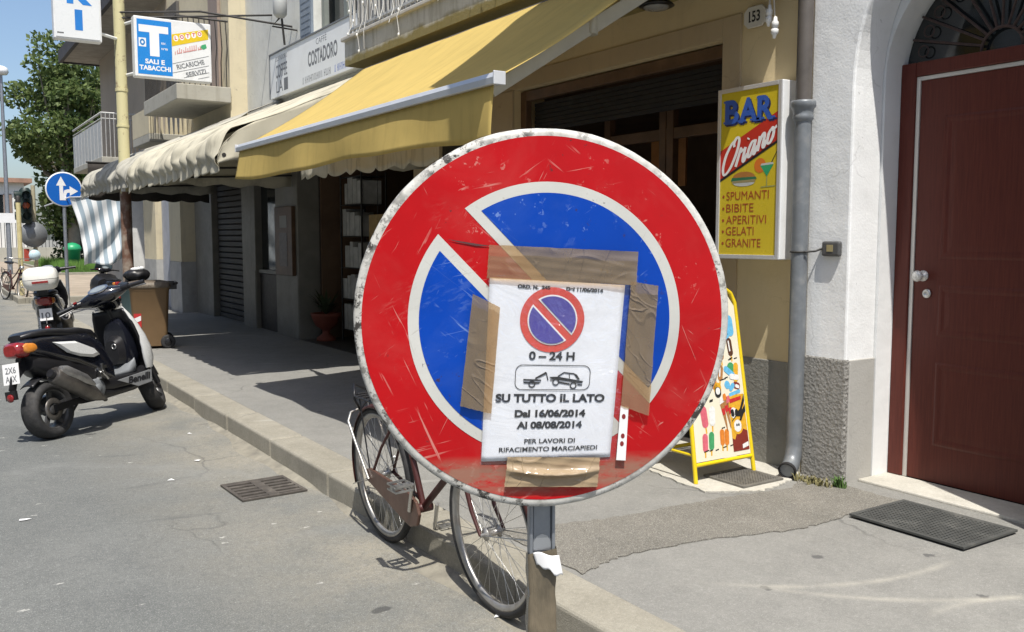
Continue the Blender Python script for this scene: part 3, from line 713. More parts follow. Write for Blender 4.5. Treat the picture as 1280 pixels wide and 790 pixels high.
# bar light box
bs = thing('bar_sign', 'yellow light box sign lettered BAR Oriano with a list of drinks', 'sign', (4.13, 3.7, 1.37))
BX, B0, B1, BZ0, BZ1 = 4.07, 3.47, 3.955, 1.368, 2.372
q = MB(); q.box(BX + .001, F - .012, B0, B1, BZ0, BZ1); q.build('case', M['white'], bs, bevel=.006)
q = MB(); m_ = .026
q.box(BX - .008, BX, B0 + .002, B0 + m_, BZ0 + .002, BZ1 - .002); q.box(BX - .008, BX, B1 - m_, B1 - .002, BZ0 + .002, BZ1 - .002)
q.box(BX - .008, BX, B0 + m_ + .0005, B1 - m_ - .0005, BZ0 + .002, BZ0 + m_); q.box(BX - .008, BX, B0 + m_ + .0005, B1 - m_ - .0005, BZ1 - m_, BZ1 - .002); q.build('frame', mat('aluminium_trim', (.6, .6, .6), .35, .4, .05, 9), bs, bevel=.002)
fw, fh = B1 - B0 - 2 * m_, BZ1 - BZ0 - 2 * m_
def bp(u, v, d=.0): return (BX - .001 - d, B1 - m_ - u * fw, BZ1 - m_ - v * fh)
def bpoly(q, uv, d, mi=0): q.add([bp(u, v, d) for u, v in uv], [tuple(range(len(uv)))[::-1]], mi)
q = MB(); bpoly(q, [(0, 0), (1, 0), (1, 1), (0, 1)], 0); q.build('face', mat('yellow_acrylic', (.60, .46, .025), .3, 0, .04, 3), bs)
q = MB(); bpoly(q, [(0, .355), (1, .15), (1, .318), (0, .53)], .001, 0); bpoly(q, [(0, .53), (1, .318), (1, .335), (0, .547)], .001, 1)
q.build('red_band', [mat('red_print', (.5, .03, .02), .35, 0, .05, 6), M['ink']], bs)
q = MB(); 
for k, (du, dv, d, mi) in enumerate(((.025, .012, .0011, 1), (0, 0, .0016, 0))):
    for ch_, u0, w_ in (('B', .07, .25), ('A', .32, .33), ('R', .645, .27)):
        q.text(ch_, bp(u0 + du, .188 + dv - .0, d), U, VV, h=.138 * fh / 1.0, w=w_ * fw, align='L', bold=.035, mi=mi)
    for u0, w_ in ((.045, .12), (.30, .15), (.52, .16), (.63, .14), (.83, .12)):
        bpoly(q, [(u0 + du, .176 + dv), (u0 + w_ + du, .176 + dv), (u0 + w_ + du, .188 + dv), (u0 + du, .188 + dv)], d + .0007, mi)
    for u0, w_ in ((.045, .1), (.63, .1)): bpoly(q, [(u0 + du, .05 + dv), (u0 + w_ + du, .05 + dv), (u0 + w_ + du, .062 + dv), (u0 + du, .062 + dv)], d + .0007, mi)
q.build('bar_lettering', [mat('blue_print', (.03, .1, .42), .4, 0, .05, 9), mat('navy_print', (.01, .02, .09), .4, 0, .05, 9)], bs)
def smooth(pts, n=6):
    P = [Vector((*p, 0)) for p in pts]; P = [P[0]] + P + [P[-1]]; out = []
    for i in range(1, len(P) - 2):
        for k in range(n):
            s = k / n; a, b, c, d = P[i - 1:i + 3]
            out.append(.5 * ((2 * b) + (c - a) * s + (2 * a - 5 * b + 4 * c - d) * s * s + (3 * b - a - 3 * c + d) * s ** 3))
    return out + [P[-2]]
strokes = [[(.62, .98), (.35, .92), (.1, .62), (.05, .22), (.2, -.02), (.5, .1), (.74, .5), (.78, .88), (.62, 1.02), (.5, .9), (.55, .75)],
           [(.8, .0), (.96, .52), (.98, .40), (1.1, .42), (1.12, .36)], [(1.22, .46), (1.17, .1), (1.24, -.01), (1.38, .18)], [(1.31, .66), (1.33, .7)],
           [(1.74, .42), (1.58, .47), (1.44, .28), (1.46, .05), (1.58, .03), (1.71, .26), (1.76, .46), (1.73, .1), (1.8, -.01), (1.92, .2)],
           [(1.98, .47), (1.97, .0), (2.02, .3), (2.16, .47), (2.25, .38), (2.22, .08), (2.29, -.01), (2.4, .16)],
           [(2.62, .45), (2.47, .34), (2.45, .08), (2.58, -.01), (2.71, .12), (2.72, .35), (2.62, .45), (2.66, .36), (2.85, .4)]]
q = MB()
for si, sgm in enumerate(strokes):
    P = smooth(sgm); 
    L_, R_ = [], []
    def mp(p, o, i):   # script slants with the band
        x = p.x / 2.9 + .08 * p.y; return bp(.02 + x * .95 + o[0], .515 - (x * .205) - p.y * .17 + o[1], .0022 + .00025 * si + .00002 * i)
    for i in range(len(P)):
        d_ = P[min(i + 1, len(P) - 1)] - P[max(i - 1, 0)]; d_ = d_.normalized() if d_.length else Vector((0, 1, 0)); n_ = Vector((-d_.y, d_.x, 0)); w = .017 + .006 * abs(d_.y)
        L_.append(mp(P[i], (-n_.x * w, n_.y * w * .42), i)); R_.append(mp(P[i], (n_.x * w, -n_.y * w * .42), i))
    q.add(L_ + R_, [(i, i + 1, len(P) + i + 1, len(P) + i) for i in range(len(P) - 1)])
q.build('script_lettering', M['white_plain'], bs)
q = MB()
for s_, v_, w_ in (('SPUMANTI', .662, .745), ('BIBITE', .737, .49), ('APERITIVI', .81, .71), ('GELATI', .88, .5), ('GRANITE', .953, .625)):
    q.text(s_, bp(.125, v_, .0006), U, VV, h=.052 * fh, w=w_ * fw, align='L', bold=0)
    c0 = Vector(bp(.07, v_ - .022, .001)); q.add([c0 + Vector((0, .009 * math.cos(a), .009 * math.sin(a))) for a in np.linspace(0, 2 * math.pi, 10)[:-1]], [tuple(range(9))])
q.build('list_lettering', mat('rust_print', (.36, .065, .02), .4, 0, .05, 9), bs)
q = MB()
def ellp(u, v, ru, rv, a0=0, a1=360, n=20): return [(u + ru * math.cos(R(a)), v - rv * math.sin(R(a))) for a in np.linspace(a0, a1, n)]
bpoly(q, ellp(.43, .528, .2, .036, 0, 180), .001, 0); bpoly(q, [(.22, .526), (.64, .526), (.66, .54), (.2, .547)], .0012, 1); bpoly(q, [(.23, .546), (.63, .541), (.64, .556), (.22, .56)], .0014, 2); bpoly(q, ellp(.43, .559, .19, .022, 180, 360), .001, 3)
bpoly(q, ellp(.71, .462, .1, .044), .001, 4); bpoly(q, [(.71, .462), (.94, .458), (.83, .53)], .0012, 5); bpoly(q, [(.735, .452), (.93, .448), (.94, .46), (.72, .464)], .0014, 3)
bpoly(q, [(.822, .525), (.838, .525), (.838, .59), (.822, .59)], .001, 6); bpoly(q, [(.73, .589), (.97, .585), (.97, .591), (.73, .595)], .0012, 6); bpoly(q, [(.88, .46), (.985, .385), (.99, .39), (.89, .465)], .0013, 7)
q.build('food_picture', [mat('bun', (.4, .17, .04), .5), mat('salad', (.03, .16, .08), .5), mat('tomato', (.3, .25, .12), .5), mat('pale_print', (.5, .52, .5), .5), mat('orange_print', (.62, .16, .02), .5), mat('green_drink', (.03, .33, .14), .5), mat('faded_green', (.3, .32, .12), .5), M['ink']], bs)
q = MB(); q.box(BX + .03, F - .02, B1 + .001, B1 + .03, BZ0 + .2, BZ0 + .42); q.box(BX + .03, F - .02, B1 + .001, B1 + .03, BZ1 - .42, BZ1 - .2); q.build('bracket', M['steel'], bs)

# house number
hn = thing('house_number', 'small octagonal plaque numbered 153 beside the drainpipe', 'plaque', (F, 3.78, 2.72))
q = MB(); w_, h_ = .165, .122; c_ = .03
q.prism([(-w_ / 2 + c_, -h_ / 2), (w_ / 2 - c_, -h_ / 2), (w_ / 2, -h_ / 2 + c_), (w_ / 2, h_ / 2 - c_), (w_ / 2 - c_, h_ / 2), (-w_ / 2 + c_, h_ / 2), (-w_ / 2, h_ / 2 - c_), (-w_ / 2, -h_ / 2 + c_)], (F - .013, 3.785, 2.785), (0, -1, 0), Z1, .012)
q.build('plaque', mat('number_marble', (.6, .58, .52), .5, 0, .05, 9), hn, bevel=.003)
q = MB(); q.text('153', (F - .0256, 3.785, 2.758), U, VV, h=.06, w=.085, bold=.025)
q.box(F - .0262, F - .0256, 3.811, 3.828, 2.757, 2.763); q.build('numerals', M['ink'], hn)
# lamp sockets dangling from a cable loop
so = thing('cable_sockets', 'two white lamp sockets dangling from a cable loop beside the house number', 'socket', (F - .06, 3.6, 2.6))
q = MB(); q.tube([(F - .01, 3.72, 2.90), (F - .07, 3.66, 2.86), (F - .08, 3.6, 2.865), (F - .01, 3.52, 2.93)], .009, 8); q.tube([(F - .075, 3.63, 2.86), (F - .08, 3.625, 2.80)], .006, 6); q.tube([(F - .075, 3.6, 2.86), (F - .085, 3.585, 2.78), (F - .085, 3.58, 2.72)], .005, 6); q.build('cable', mat('cream_cable', (.55, .52, .44), .5), so)
for (yy, zz) in ((3.622, 2.81), (3.578, 2.735)):
    q = MB(); q.lathe((F - .082, yy, zz), (0, .05, -1), [(0, 0), (.009, 0), (.012, .02), (.02, .03), (.02, .055), (.015, .058), (.015, .065), (.021, .068), (.021, .09), (.012, .1), (.008, .118), (0, .12)], 14); q.build('lamp_socket', M['white'], so)
# keypad
kp = thing('entry_keypad', 'small grey entry reader on the white wall near the doorway', 'keypad', (F, 3.2, 1.39))
q = MB(); q.box(F - .032, F - .001, 3.145, 3.262, 1.392, 1.475); q.build('housing', mat('dark_grey_housing', (.1, .1, .1), .5, .2, .1, 9), kp, bevel=.012, seg=3)
q = MB(); q.box(F - .0345, F - .0325, 3.185, 3.225, 1.418, 1.455); q.build('button', mat('brassy_button', (.45, .38, .2), .4, .3, .1, 9), kp)
# wall lamp over the bar opening
wl = thing('wall_lamp', 'dark round lamp hanging over the bar opening beside the awning arm', 'lamp', (4.0, 4.45, 2.9))
q = MB(); q.lathe((3.98, 4.42, 3.01), (0, 0, -1), [(0, 0), (.05, 0), (.07, .02), (.105, .05), (.115, .06), (.1, .068), (0, .062)], 24); q.build('lamp_shade', M['black'], wl)
q = MB(); q.lathe((3.98, 4.42, 2.947), (0, 0, -1), [(0, 0), (.085, 0), (.07, .018), (0, .026)], 20); q.build('diffuser', mat('grey_diffuser', (.25, .25, .24), .3), wl)
# drainpipe
dp = thing('drainpipe', 'grey cast drainpipe with a brown upper length between the bar sign and the white wall', 'drainpipe', (4.13, 3.36, .14))
px, py = 4.13, 3.378
q = MB(); q.tube([(px, py, 2.2), (px, py, 8.8)], .042, 18); q.build('upper_pipe', M['brown_pipe'], dp)
q = MB(); q.tube([(px, py, 2.23), (px, py, .34), (px - .005, py, .26), (px - .04, py - .015, .21), (px - .10, py - .04, .192)], [.045, .045, .046, .047, .047], 18)
q.lathe((px, py, 2.24), (0, 0, -1), [(.042, -.005), (.064, -.005), (.068, .005), (.068, .03), (.058, .04), (.053, .07), (.057, .078), (.057, .095), (.046, .11)], 20); q.build('lower_pipe', M['grey_pipe'], dp)
q = MB(); q.lathe((px - .1005, py - .0402, .192), (-.1, -.04, -.03), [(.0475, -.015), (.0505, -.005), (.0505, .008), (.043, .009), (.041, 0), (0, -.01)], 18, 0); q.build('pipe_mouth', M['dark'], dp)
q = MB(); q.tube([(px, py, 1.42)] and [(px + .048 * math.cos(a), py + .048 * math.sin(a), 1.415) for a in np.linspace(0, 2 * math.pi, 17)[:-1]], .006, 6, closed=True); q.tube([(px - .02, py - .055, 1.415), (px + .03, py - .085, 1.42), (F + .003, py - .1, 1.435)], .006, 6); q.build('pipe_clip', M['iron'], dp)
# wall floodlight with conduit
fl = thing('floodlight', 'white floodlight on a thin rod above the café board', 'lamp', (4.0, 11.4, 3.95))
q = MB(); q.lathe((3.98, 11.42, 4.25), (0, 0, 1), [(0, 0), (.05, 0), (.085, .04), (.09, .3), (.05, .34), (0, .34)], 16); q.build('lamp_head', mat('grey_lamp_head', (.42, .43, .42), .5), fl)
q = MB(); q.tube([(4.0, 11.42, 4.24), (4.03, 11.42, 3.92)], .014, 6); q.tube([(3.98, 11.45, 4.25), (3.9, 11.5, 4.15), (F, 11.42, 4.12)], .012, 6); q.build('conduit', M['iron'], fl)
# fairy lights along the balcony
sl = thing('fairy_lights', 'tangled white fairy lights hanging over the concrete balcony edge', 'lights', (3.3, 6, 3.3))
q = MB(); bulbs = []; r = random.Random(3); y = 3.6
q.tube([(3.325 + r.uniform(-.01, .01), 3.5 + i * .1, 4.19 + r.uniform(-.03, .03)) for i in range(43)], .005, 5)
while y < 7.75:
    L = r.choice((.4, .55, .7, .8, .88, .92, .98, 1.1)) ; x = 3.3; P = [(x + .02, y, 4.19)]; z = 4.19; yy = y
    n = 8
    for k in range(1, n + 1):
        z = 4.19 - L * k / n; yy = y + r.uniform(-.03, .03); xx = x - (.04 if z < 3.3 else 0) + r.uniform(-.015, .01); P.append((xx, yy, z))
        if k > 1: bulbs.append((xx - .006, yy, z - .01)) if r.random() > .72 and len(bulbs) < 98 else None
    q.tube(P, .0035, 5); y += r.uniform(.07, .13)
q.build('wire', mat('white_wire', (.6, .6, .57), .5), sl); 
qb = MB(); qb.ell((0, 0, 0), (.009, .009, .016), 8, 5); b0 = qb.build('bulb', mat('clear_bulbs', (.75, .75, .72), .2, 0, .05, 9), sl, local=True)
for i, p_ in enumerate(bulbs):
    b_ = b0 if i == 0 else b0.copy()
    if i: col.objects.link(b_)
    b_.location = Vector(p_) - sl.location

# tobacco light box on the yellow post
tp = thing('sign_post', 'tall post painted yellow above and rusty brown below, carrying the shop signs', 'post', (2.3, 12.65, .14))
t = NT('peeling_post'); t.set(.6); z = t.pos(2); n_ = t.noise(14, 5, .65)
cut = t.ramp(t.math('ADD', z, t.ramp(n_, .3, .7, -.06, .06)), 1.93, 1.97)
up = t.mix(t.ramp(t.noise(11, 5, .7), .58, .68), (.58, .53, .3), (.3, .23, .14)); lowc = t.mix(t.ramp(t.noise(6, 5), .45, .62), (.14, .07, .045), (.3, .25, .2))
t.color(t.mix(cut, lowc, up)); t.bump(n_, .15, .005)
q = MB(); q.tube([(2.3, 12.65, .14), (2.3, 12.65, 6.2)], .07, 16); q.tube([(2.3, 12.65, 2.9), (2.3, 12.65, 2.93)], .078, 16); q.tube([(2.3, 12.65, 3.35), (2.3, 12.65, 3.39)], .078, 16); q.build('post', t.m, tp)
q = MB(); q.lathe((2.3, 12.65, .138), (0, 0, 1), [(0, 0), (.11, 0), (.11, .03), (.075, .05), (0, .05)], 16); q.build('foot', M['iron'], tp)
q = MB(); q.tube([(2.28, 12.6, 4.33), (3.2, 12.2, 4.38), (F, 11.6, 4.2)], .014, 6); q.tube([(2.28, 12.6, 4.26), (F, 12.38, 4.5)], .014, 6); q.build('stay_rod', M['iron'], tp)
q = MB(); q.add([(2.3 + .0715 * math.cos(a), 12.65 + .0715 * math.sin(a), z_) for z_ in (2.08, 2.15) for a in np.linspace(R(215), R(260), 6)], [(i, i + 1, 7 + i, 6 + i) for i in range(5)]); q.build('sticker', M['white_plain'], tp)
ts = thing('tobacco_sign', 'blue and white light box with a large white T for salt and tobacco', 'sign', (2.87, 12.36, 3.5))
A0, A1, C0, C1 = 2.40, 3.345, 3.505, 4.25; YF = 12.28
q = MB(); q.box(A0, A1, YF, YF + .16, C0, C1); q.build('case', M['white'], ts, bevel=.01)
def tpnt(u, v, d=0): return (A0 + .035 + u * (A1 - A0 - .07), YF - .001 - d, C1 - .035 - v * (C1 - C0 - .07))
def tpoly(q, uv, d, mi=0): q.add([tpnt(u, v, d) for u, v in uv], [tuple(range(len(uv)))], mi)
S = .475
q = MB(); tpoly(q, [(0, 0), (S, 0), (S, 1), (0, 1)], .0005); q.build('blue_face', mat('tobacco_blue', (.015, .22, .62), .3, 0, .03, 5), ts)
q = MB(); tpoly(q, [(.025, .1), (.43, .1), (.43, .23), (.3, .23), (.3, .66), (.17, .66), (.17, .23), (.025, .23)], .0012); tpoly(q, [(.02, .34), (.12, .34), (.12, .5), (.02, .5)], .0012)
q.text('SALI E', tpnt(.235, .80, .0008), X1, Z1, h=.055, w=.25 * (A1 - A0), bold=.035); q.text('TABACCHI', tpnt(.235, .92, .0008), X1, Z1, h=.055, w=.40 * (A1 - A0), bold=.035)
q.text('RIV.', tpnt(.33, .43, .0008), X1, Z1, h=.025, align='L', bold=.02); q.text('N\u00b098', tpnt(.33, .53, .0008), X1, Z1, h=.025, align='L', bold=.02)
q.build('white_lettering', M['white_plain'], ts)
q = MB(); q.add([tpnt(.07 + .036 * math.cos(a), .42 + .06 * math.sin(a), .0018) for a in np.linspace(0, 2 * math.pi, 16)[:-1]], [tuple(range(15))[::-1]]); q.build('emblem', mat('tobacco_blue_dark', (.02, .2, .5), .3), ts)
q = MB(); q.add([tpnt(.07 + .016 * math.cos(a), .42 + .026 * math.sin(a), .0023) for a in np.linspace(0, 2 * math.pi, 12)[:-1]], [tuple(range(11))[::-1]]); q.build('emblem_dot', M['white_plain'], ts)
q = MB(); tpoly(q, [(S, .22), (1, .05), (1, .24), (S, .44)], .0006); q.build('yellow_strip', mat('lotto_yellow', (.7, .5, .02), .3), ts)
q = MB()
for i in range(5): tpoly(q, [(S + .06 + i * .085 + .036 * math.cos(a), .285 - i * .032 + .055 * math.sin(a)) for a in np.linspace(0, 2 * math.pi, 15)[:-1]], .0010)
q.build('letter_disc', M['white_plain'], ts)
q = MB(); 
for i, c_ in enumerate('LOTTO'): q.text(c_, tpnt(S + .06 + i * .085, .31 - i * .032, .0012), X1, Z1, h=.042, bold=.03)
q.build('red_lettering', mat('lotto_red', (.6, .04, .03), .4), ts)
q = MB(); r = random.Random(2); x = S + .04
while x < .9:
    v = .6 - (x - S) * .38; hh_ = r.choice((.05, .07, .1)); tpoly(q, [(x, v - hh_), (x + .012, v - hh_ - .005), (x + .012, v), (x, v + .004)], .0011); tpoly(q, [(x, v), (x + .03, v - .012), (x + .03, v - .03), (x, v - .018)], .0013) if r.random() > .4 else None; x += .03
q.build('faded_script', mat('faded_red_print', (.62, .28, .26), .5), ts)
q = MB(); tpoly(q, [(.9, .36), (.96, .33), (.975, .4), (.93, .44), (.88, .42)], .0011); q.build('leaf_mark', mat('green_print', (.05, .35, .15), .5), ts)
q = MB(); sl_ = Vector((A1 - A0 - .07, 0, .38 * (C1 - C0 - .07))).normalized(); up_ = Vector((-sl_.z * .0, 0, 1))
def tt(s_, u, v, w): q.text(s_, tpnt(u, v, .0008), sl_, Vector((-sl_.z, 0, sl_.x)), h=.058, w=w, align='L', bold=.02)
tt('RICARICHE', S + .07, .86, .36); tt('SERVIZI', S + .2, .99, .26)
for u0, v0, u1, v1 in ((S, .76, 1, .55), (S, .93, 1, .73), (S + .16, 1.0, 1, .86), (S + .36, 1.0, 1, .94)): tpoly(q, [(u0, v0), (u1, v1), (u1, v1 + .008), (u0, v0 + .008)], .0009)
q.build('grey_lettering', M['lead'], ts)
q = MB(); q.tube([(2.36, 12.63, 3.56), (2.42, 12.42, 3.56)], .02, 8); q.tube([(2.36, 12.63, 4.2), (2.42, 12.42, 4.2)], .02, 8); q.build('bracket', M['white'], ts)
ks = thing('vertical_sign', 'tall white light box with blue capitals fixed to the yellow post above the arrow sign', 'sign', (1.75, 12.36, 3.86))
q = MB(); q.box(1.50, 2.03, YF, YF + .16, 3.87, 5.9); q.build('case', M['white'], ks, bevel=.01)
q = MB(); q.box(1.52, 2.01, YF - .006, YF - .001, 3.89, 5.88); q.build('face', mat('white_acrylic', (.72, .74, .75), .3, 0, .03, 3), ks, bevel=.003)
q = MB(); q.text('I', (1.775, YF - .007, 3.985), X1, Z1, h=.25, w=.085, bold=.0); q.text('K', (1.79, YF - .007, 4.31), X1, Z1, h=.27, w=.28, bold=.05)
q.build('blue_lettering', mat('sign_blue', (.02, .2, .6), .4), ks)
q = MB()
for i in range(6): q.box(1.535 + i * .012, 1.544 + i * .012, YF - .0078, YF - .0066, 3.93, 3.945)
q.build('maker_mark', M['ink'], ks)
q = MB(); q.tube([(2.03, 12.4, 4.0), (2.26, 12.62, 4.0)], .02, 8); q.tube([(2.03, 12.4, 5.4), (2.26, 12.62, 5.4)], .02, 8); q.build('bracket', M['white'], ks)

# added unseen flag-shaped board, cut to throw the dark corner on the canvas
pj = thing('added_shade_board', 'plain unseen board added above the yellow awning to shade its corner', 'board', (3.0, 3.2, 3.0))
q = MB(); q.prism([(1.9, 3.0), (3.3, 3.3), (3.3, 6.3), (2.45, 6.15), (1.83, 5.03)], (0, 3.2, 0), X1, Z1, .05); q.build('panel', M['white'], pj, bevel=.005)
q = MB(); q.tube([(3.25, 3.18, 3.8), (F, 3.18, 3.8)], .025, 8); q.tube([(3.25, 3.18, 6.1), (F, 3.18, 6.1)], .025, 8); q.build('bracket', M['iron'], pj)
# ---------------- the no-parking sign ----------------
SC = Vector((.825, 1.162, 1.368)); RS = .3
ns = thing('no_parking_sign', 'large round scratched no-parking sign, red and blue, on a square steel post', 'road sign', (SC.x, SC.y, 0), (0, 0, R(-25.4)))
t = NT('sign_rim'); t.set(.45, metal=.0)
n_ = t.noise(46, 6, .75); n2 = t.noise(7, 4, .6)
chip = t.math('MULTIPLY', t.ramp(n_, .5, .56), t.ramp(n2, .42, .55))
t.color(t.mix(chip, t.mix(t.ramp(t.noise(60, 4), .4, .7), (.6, .59, .55), (.42, .41, .37)), (.05, .045, .04))); t.bump(n_, .2, .003); M['rim'] = t.m
def sign_print(name, c, deep):
    """retro-reflective film: fine scratches in several directions, chips to bare white, grime scraped along the lower edge"""
    t = NT(name); t.set(.42, spec=.25)
    a = t.noise(3.5, 5, .6); x = t.mix(t.ramp(a, .3, .7), mix3(c, .8), mix3(c, 1.06))
    tot = None
    for i, (sc, st, ry, lo) in enumerate(((3.2, (1, 1, 24), 12, .625), (4.5, (1, 1, 20), -38, .63), (4, (26, 1, 1), 24, .635), (3.5, (24, 1, 1), -55, .64), (6, (1, 1, 26), 63, .64), (9, (1, 1, 7), 33, .645))):
        lo += .014; s = t.ramp(t.noise(sc * 1.7, 3, .55, stretch=st, rot=(0, R(ry), 0), dist=.5), lo, lo + .03)
        m = t.ramp(t.noise(5 + i * 1.7, 3, .5, stretch=(1, 1, 1), rot=(0, R(ry * 2), i)), .55, .62)
        s = t.math('MULTIPLY', s, m); tot = s if tot is None else t.math('MAXIMUM', tot, s)
    chips = t.math('MULTIPLY', t.ramp(t.noise(48, 5, .7), .60, .63), t.ramp(t.noise(7, 3, .5), .5, .6)); tot = t.math('MAXIMUM', tot, chips)
    x = t.mix(t.math('MULTIPLY', tot, .5), x, deep)
    x = t.mix(t.ramp(t.noise(4.5, 5, .65, dist=.6), .5, .75, 0, .10), x, mix3(deep, .8))
    rub = t.math('MULTIPLY', t.ramp(t.noise(26, 5, .7, stretch=(1, 1, 3.5), rot=(0, R(25), 0)), .52, .62), t.ramp(t.noise(3.3, 3, .5), .56, .66)); x = t.mix(t.math('MULTIPLY', rub, .4), x, deep)
    z = t.pos(2); xx = t.pos(0)
    band = t.math('MULTIPLY', t.ramp(t.math('ABSOLUTE', t.math('ADD', z, .248 - 1.368 + 0)), .012, .036, 1, 0), t.ramp(t.noise(13, 6, .72, stretch=(1, 1, 3)), .33, .52))
    band = t.math('MULTIPLY', band, t.ramp(t.math('ABSOLUTE', t.math('ADD', xx, -.02)), .2, .26, 1, .0))
    x = t.mix(t.math('MULTIPLY', band, .82), x, (.26, .17, .12))
    blk = t.math('MULTIPLY', t.ramp(t.noise(55, 5, .7), .64, .66), t.ramp(t.noise(6, 2), .5, .56)); x = t.mix(t.math('MULTIPLY', blk, .8), x, (.05, .03, .03))
    t.color(x); t.l(t.ramp(tot, 0, 1, .32, .7), t.b.inputs['Roughness']); t.bump(t.noise(5, 3), .16, .02); return t.m
M['sign_red'] = sign_print('red_film', (.47, .007, .010), (.64, .36, .3))
M['sign_blue'] = sign_print('blue_film', (.002, .055, .40), (.25, .38, .66))
M['sign_white'] = sign_print('white_film', (.6, .6, .56), (.4, .38, .34))
Cz = SC.z
prof = [(0, 0), (.291, 0), (.2965, .0008), (.2995, .004), (.3005, .008), (.3, .02), (.297, .021), (.2955, .014), (.29, .006), (0, .004)]
q = MB(); n = 128; rr = random.Random(5)
dent = [1 + .0025 * math.sin(3 * a + 1) + .002 * math.sin(11 * a) * (1 if .9 < a < 2.6 else .3) + rr.uniform(-.0006, .0006) for a in np.linspace(0, 2 * math.pi, n + 1)[:-1]]
vs = []; fs = []
for i, (r_, h_) in enumerate(prof):
    for j in range(n):
        a = 2 * math.pi * j / n; k = dent[j] if r_ > .29 else 1
        vs.append((r_ * k * math.cos(a), h_, Cz + r_ * k * math.sin(a)))
for i in range(len(prof) - 1):
    for j in range(n): fs.append((i * n + j, i * n + (j + 1) % n, (i + 1) * n + (j + 1) % n, (i + 1) * n + j))
q.add(vs, fs, 0, True); q.build('plate', M['rim'], ns, local=True)
def ringpts(r_, a0, a1, k): return [(r_ * math.cos(a), r_ * math.sin(a)) for a in np.linspace(a0, a1, k)]
def disc(q, pts, d): q.add([(x, -d, Cz + z) for x, z in pts], [tuple(range(len(pts)))])
q = MB(); disc(q, ringpts(.2875, 0, 2 * math.pi, 121)[:-1], .0006); q.build('red_disc', M['sign_red'], ns, local=True)
def segment(R_, half, sgn, rot=-46.3):
    """a circle segment beside the diagonal bar; half = distance from the bar's centre line"""
    a = math.asin(half / R_); pts = ringpts(R_, a, math.pi - a, 60); c, s_ = math.cos(R(rot)), math.sin(R(rot))
    return [(x * c - (z * sgn) * s_, x * s_ + (z * sgn) * c) for x, z in pts][::sgn]
q = MB(); [disc(q, segment(.217, .0285, s_), .0011) for s_ in (1, -1)]; q.build('white_border', M['sign_white'], ns, local=True)
q = MB(); [disc(q, segment(.2000, .0445, s_), .0016) for s_ in (1, -1)]; q.build('blue_field', M['sign_blue'], ns, local=True)
# deep gouge across the bar
q = MB(); q.add([(x, -.0021, Cz + z) for x, z in ((-.155, .128), (-.11, .121), (-.085, .117), (-.11, .1175), (-.14, .1235))], [(0, 4, 3, 2, 1)]); q.build('gouge', mat('gouge_grime', (.09, .03, .03), .7), ns, local=True)
# post: square hollow section behind the plate, with clamp
q = MB(); q.box(-.0152, .0152, .034, .056, 0.03, 1.58); q.box(-.0215, -.0155, .0295, .056, 0.03, 1.58); q.box(.0155, .0215, .0295, .056, 0.03, 1.58); post = q.build('post', M['steel'], ns, local=True, bevel=.002, seg=2)
q = MB(); q.box(-.12, .12, .021, .0299, Cz + .1, Cz + .13); q.box(-.12, .12, .021, .0299, Cz - .13, Cz - .1); q.box(-.03, .03, .0565, .062, Cz + .1, Cz + .13); q.box(-.03, .03, .0565, .062, Cz - .13, Cz - .1); q.build('clamp', M['steel'], ns, local=True)
q = MB(); q.lathe((0, .043, 0), (0, 0, 1), [(0, .0), (.24, .0), (.25, .02), (.24, .06), (.06, .09), (.05, .12), (0, .12)], 36); q.build('rubber_foot', M['rubber'], ns, local=True)
q = MB(); q.add([(x, .0332, z) for x, z in ((-.0145, .985), (-.0145, .999), (-.009, 1.009), (0, 1.013), (.009, 1.009), (.0145, .999), (.0145, .985))], [tuple(range(7))[::-1]]); q.build('cap_mark', mat('bare_zinc', (.55, .57, .6), .35, .8), ns, local=True)
# tape and torn paper left on the post
q = MB()
def wrap(u, v):
    z = .985 - .36 * u; w = .0228 + .001 * math.sin(z * 60); pth = [(-w, .058), (-w, .0288), (w, .0288), (w, .058)]; L = [0, .3, .7, 1]
    for i in range(3):
        if v <= L[i + 1] + 1e-9:
            f = (v - L[i]) / (L[i + 1] - L[i]); x = pth[i][0] * (1 - f) + pth[i + 1][0] * f; y = pth[i][1] * (1 - f) + pth[i + 1][1] * f; break
    return (x + .0006 * math.sin(z * 150 + v * 9), y - .0008 * abs(math.sin(z * 90 + v * 7)), z + .02 * (v - .5) * (1 - u))
q.sheet(wrap, 40, 20)
M['tape_bare'] = None
t = NT('brown_parcel_tape'); t.set(.22, spec=.6); wz = t.noise(26, 5, .6, stretch=(1, 1, .35)); t.color(t.mix(t.ramp(wz, .35, .65), (.10, .085, .06), (.19, .155, .105)))
t.bump(t.noise(40, 5, .65, stretch=(2.5, 2, .5)), .5, .006); M['post_tape'] = t.m
q.build('post_tape', M['post_tape'], ns, local=True)
q = MB()
def torn(u, v):
    x = -.0165 + .043 * u + .006 * v; z = .984 + .002 * math.sin(u * 7) - .030 * v * (.75 + .4 * u) + .003 * v * math.sin(u * 14 + 1) - .006 * u + .008 * u * (1 - u); y = .0255 - .005 * math.sin(u * 2.6) - .004 * v * u
    return (x, y, z)
q.sheet(torn, 12, 8); q.build('torn_paper', M['white_plain'], ns, local=True, solid=.0006)

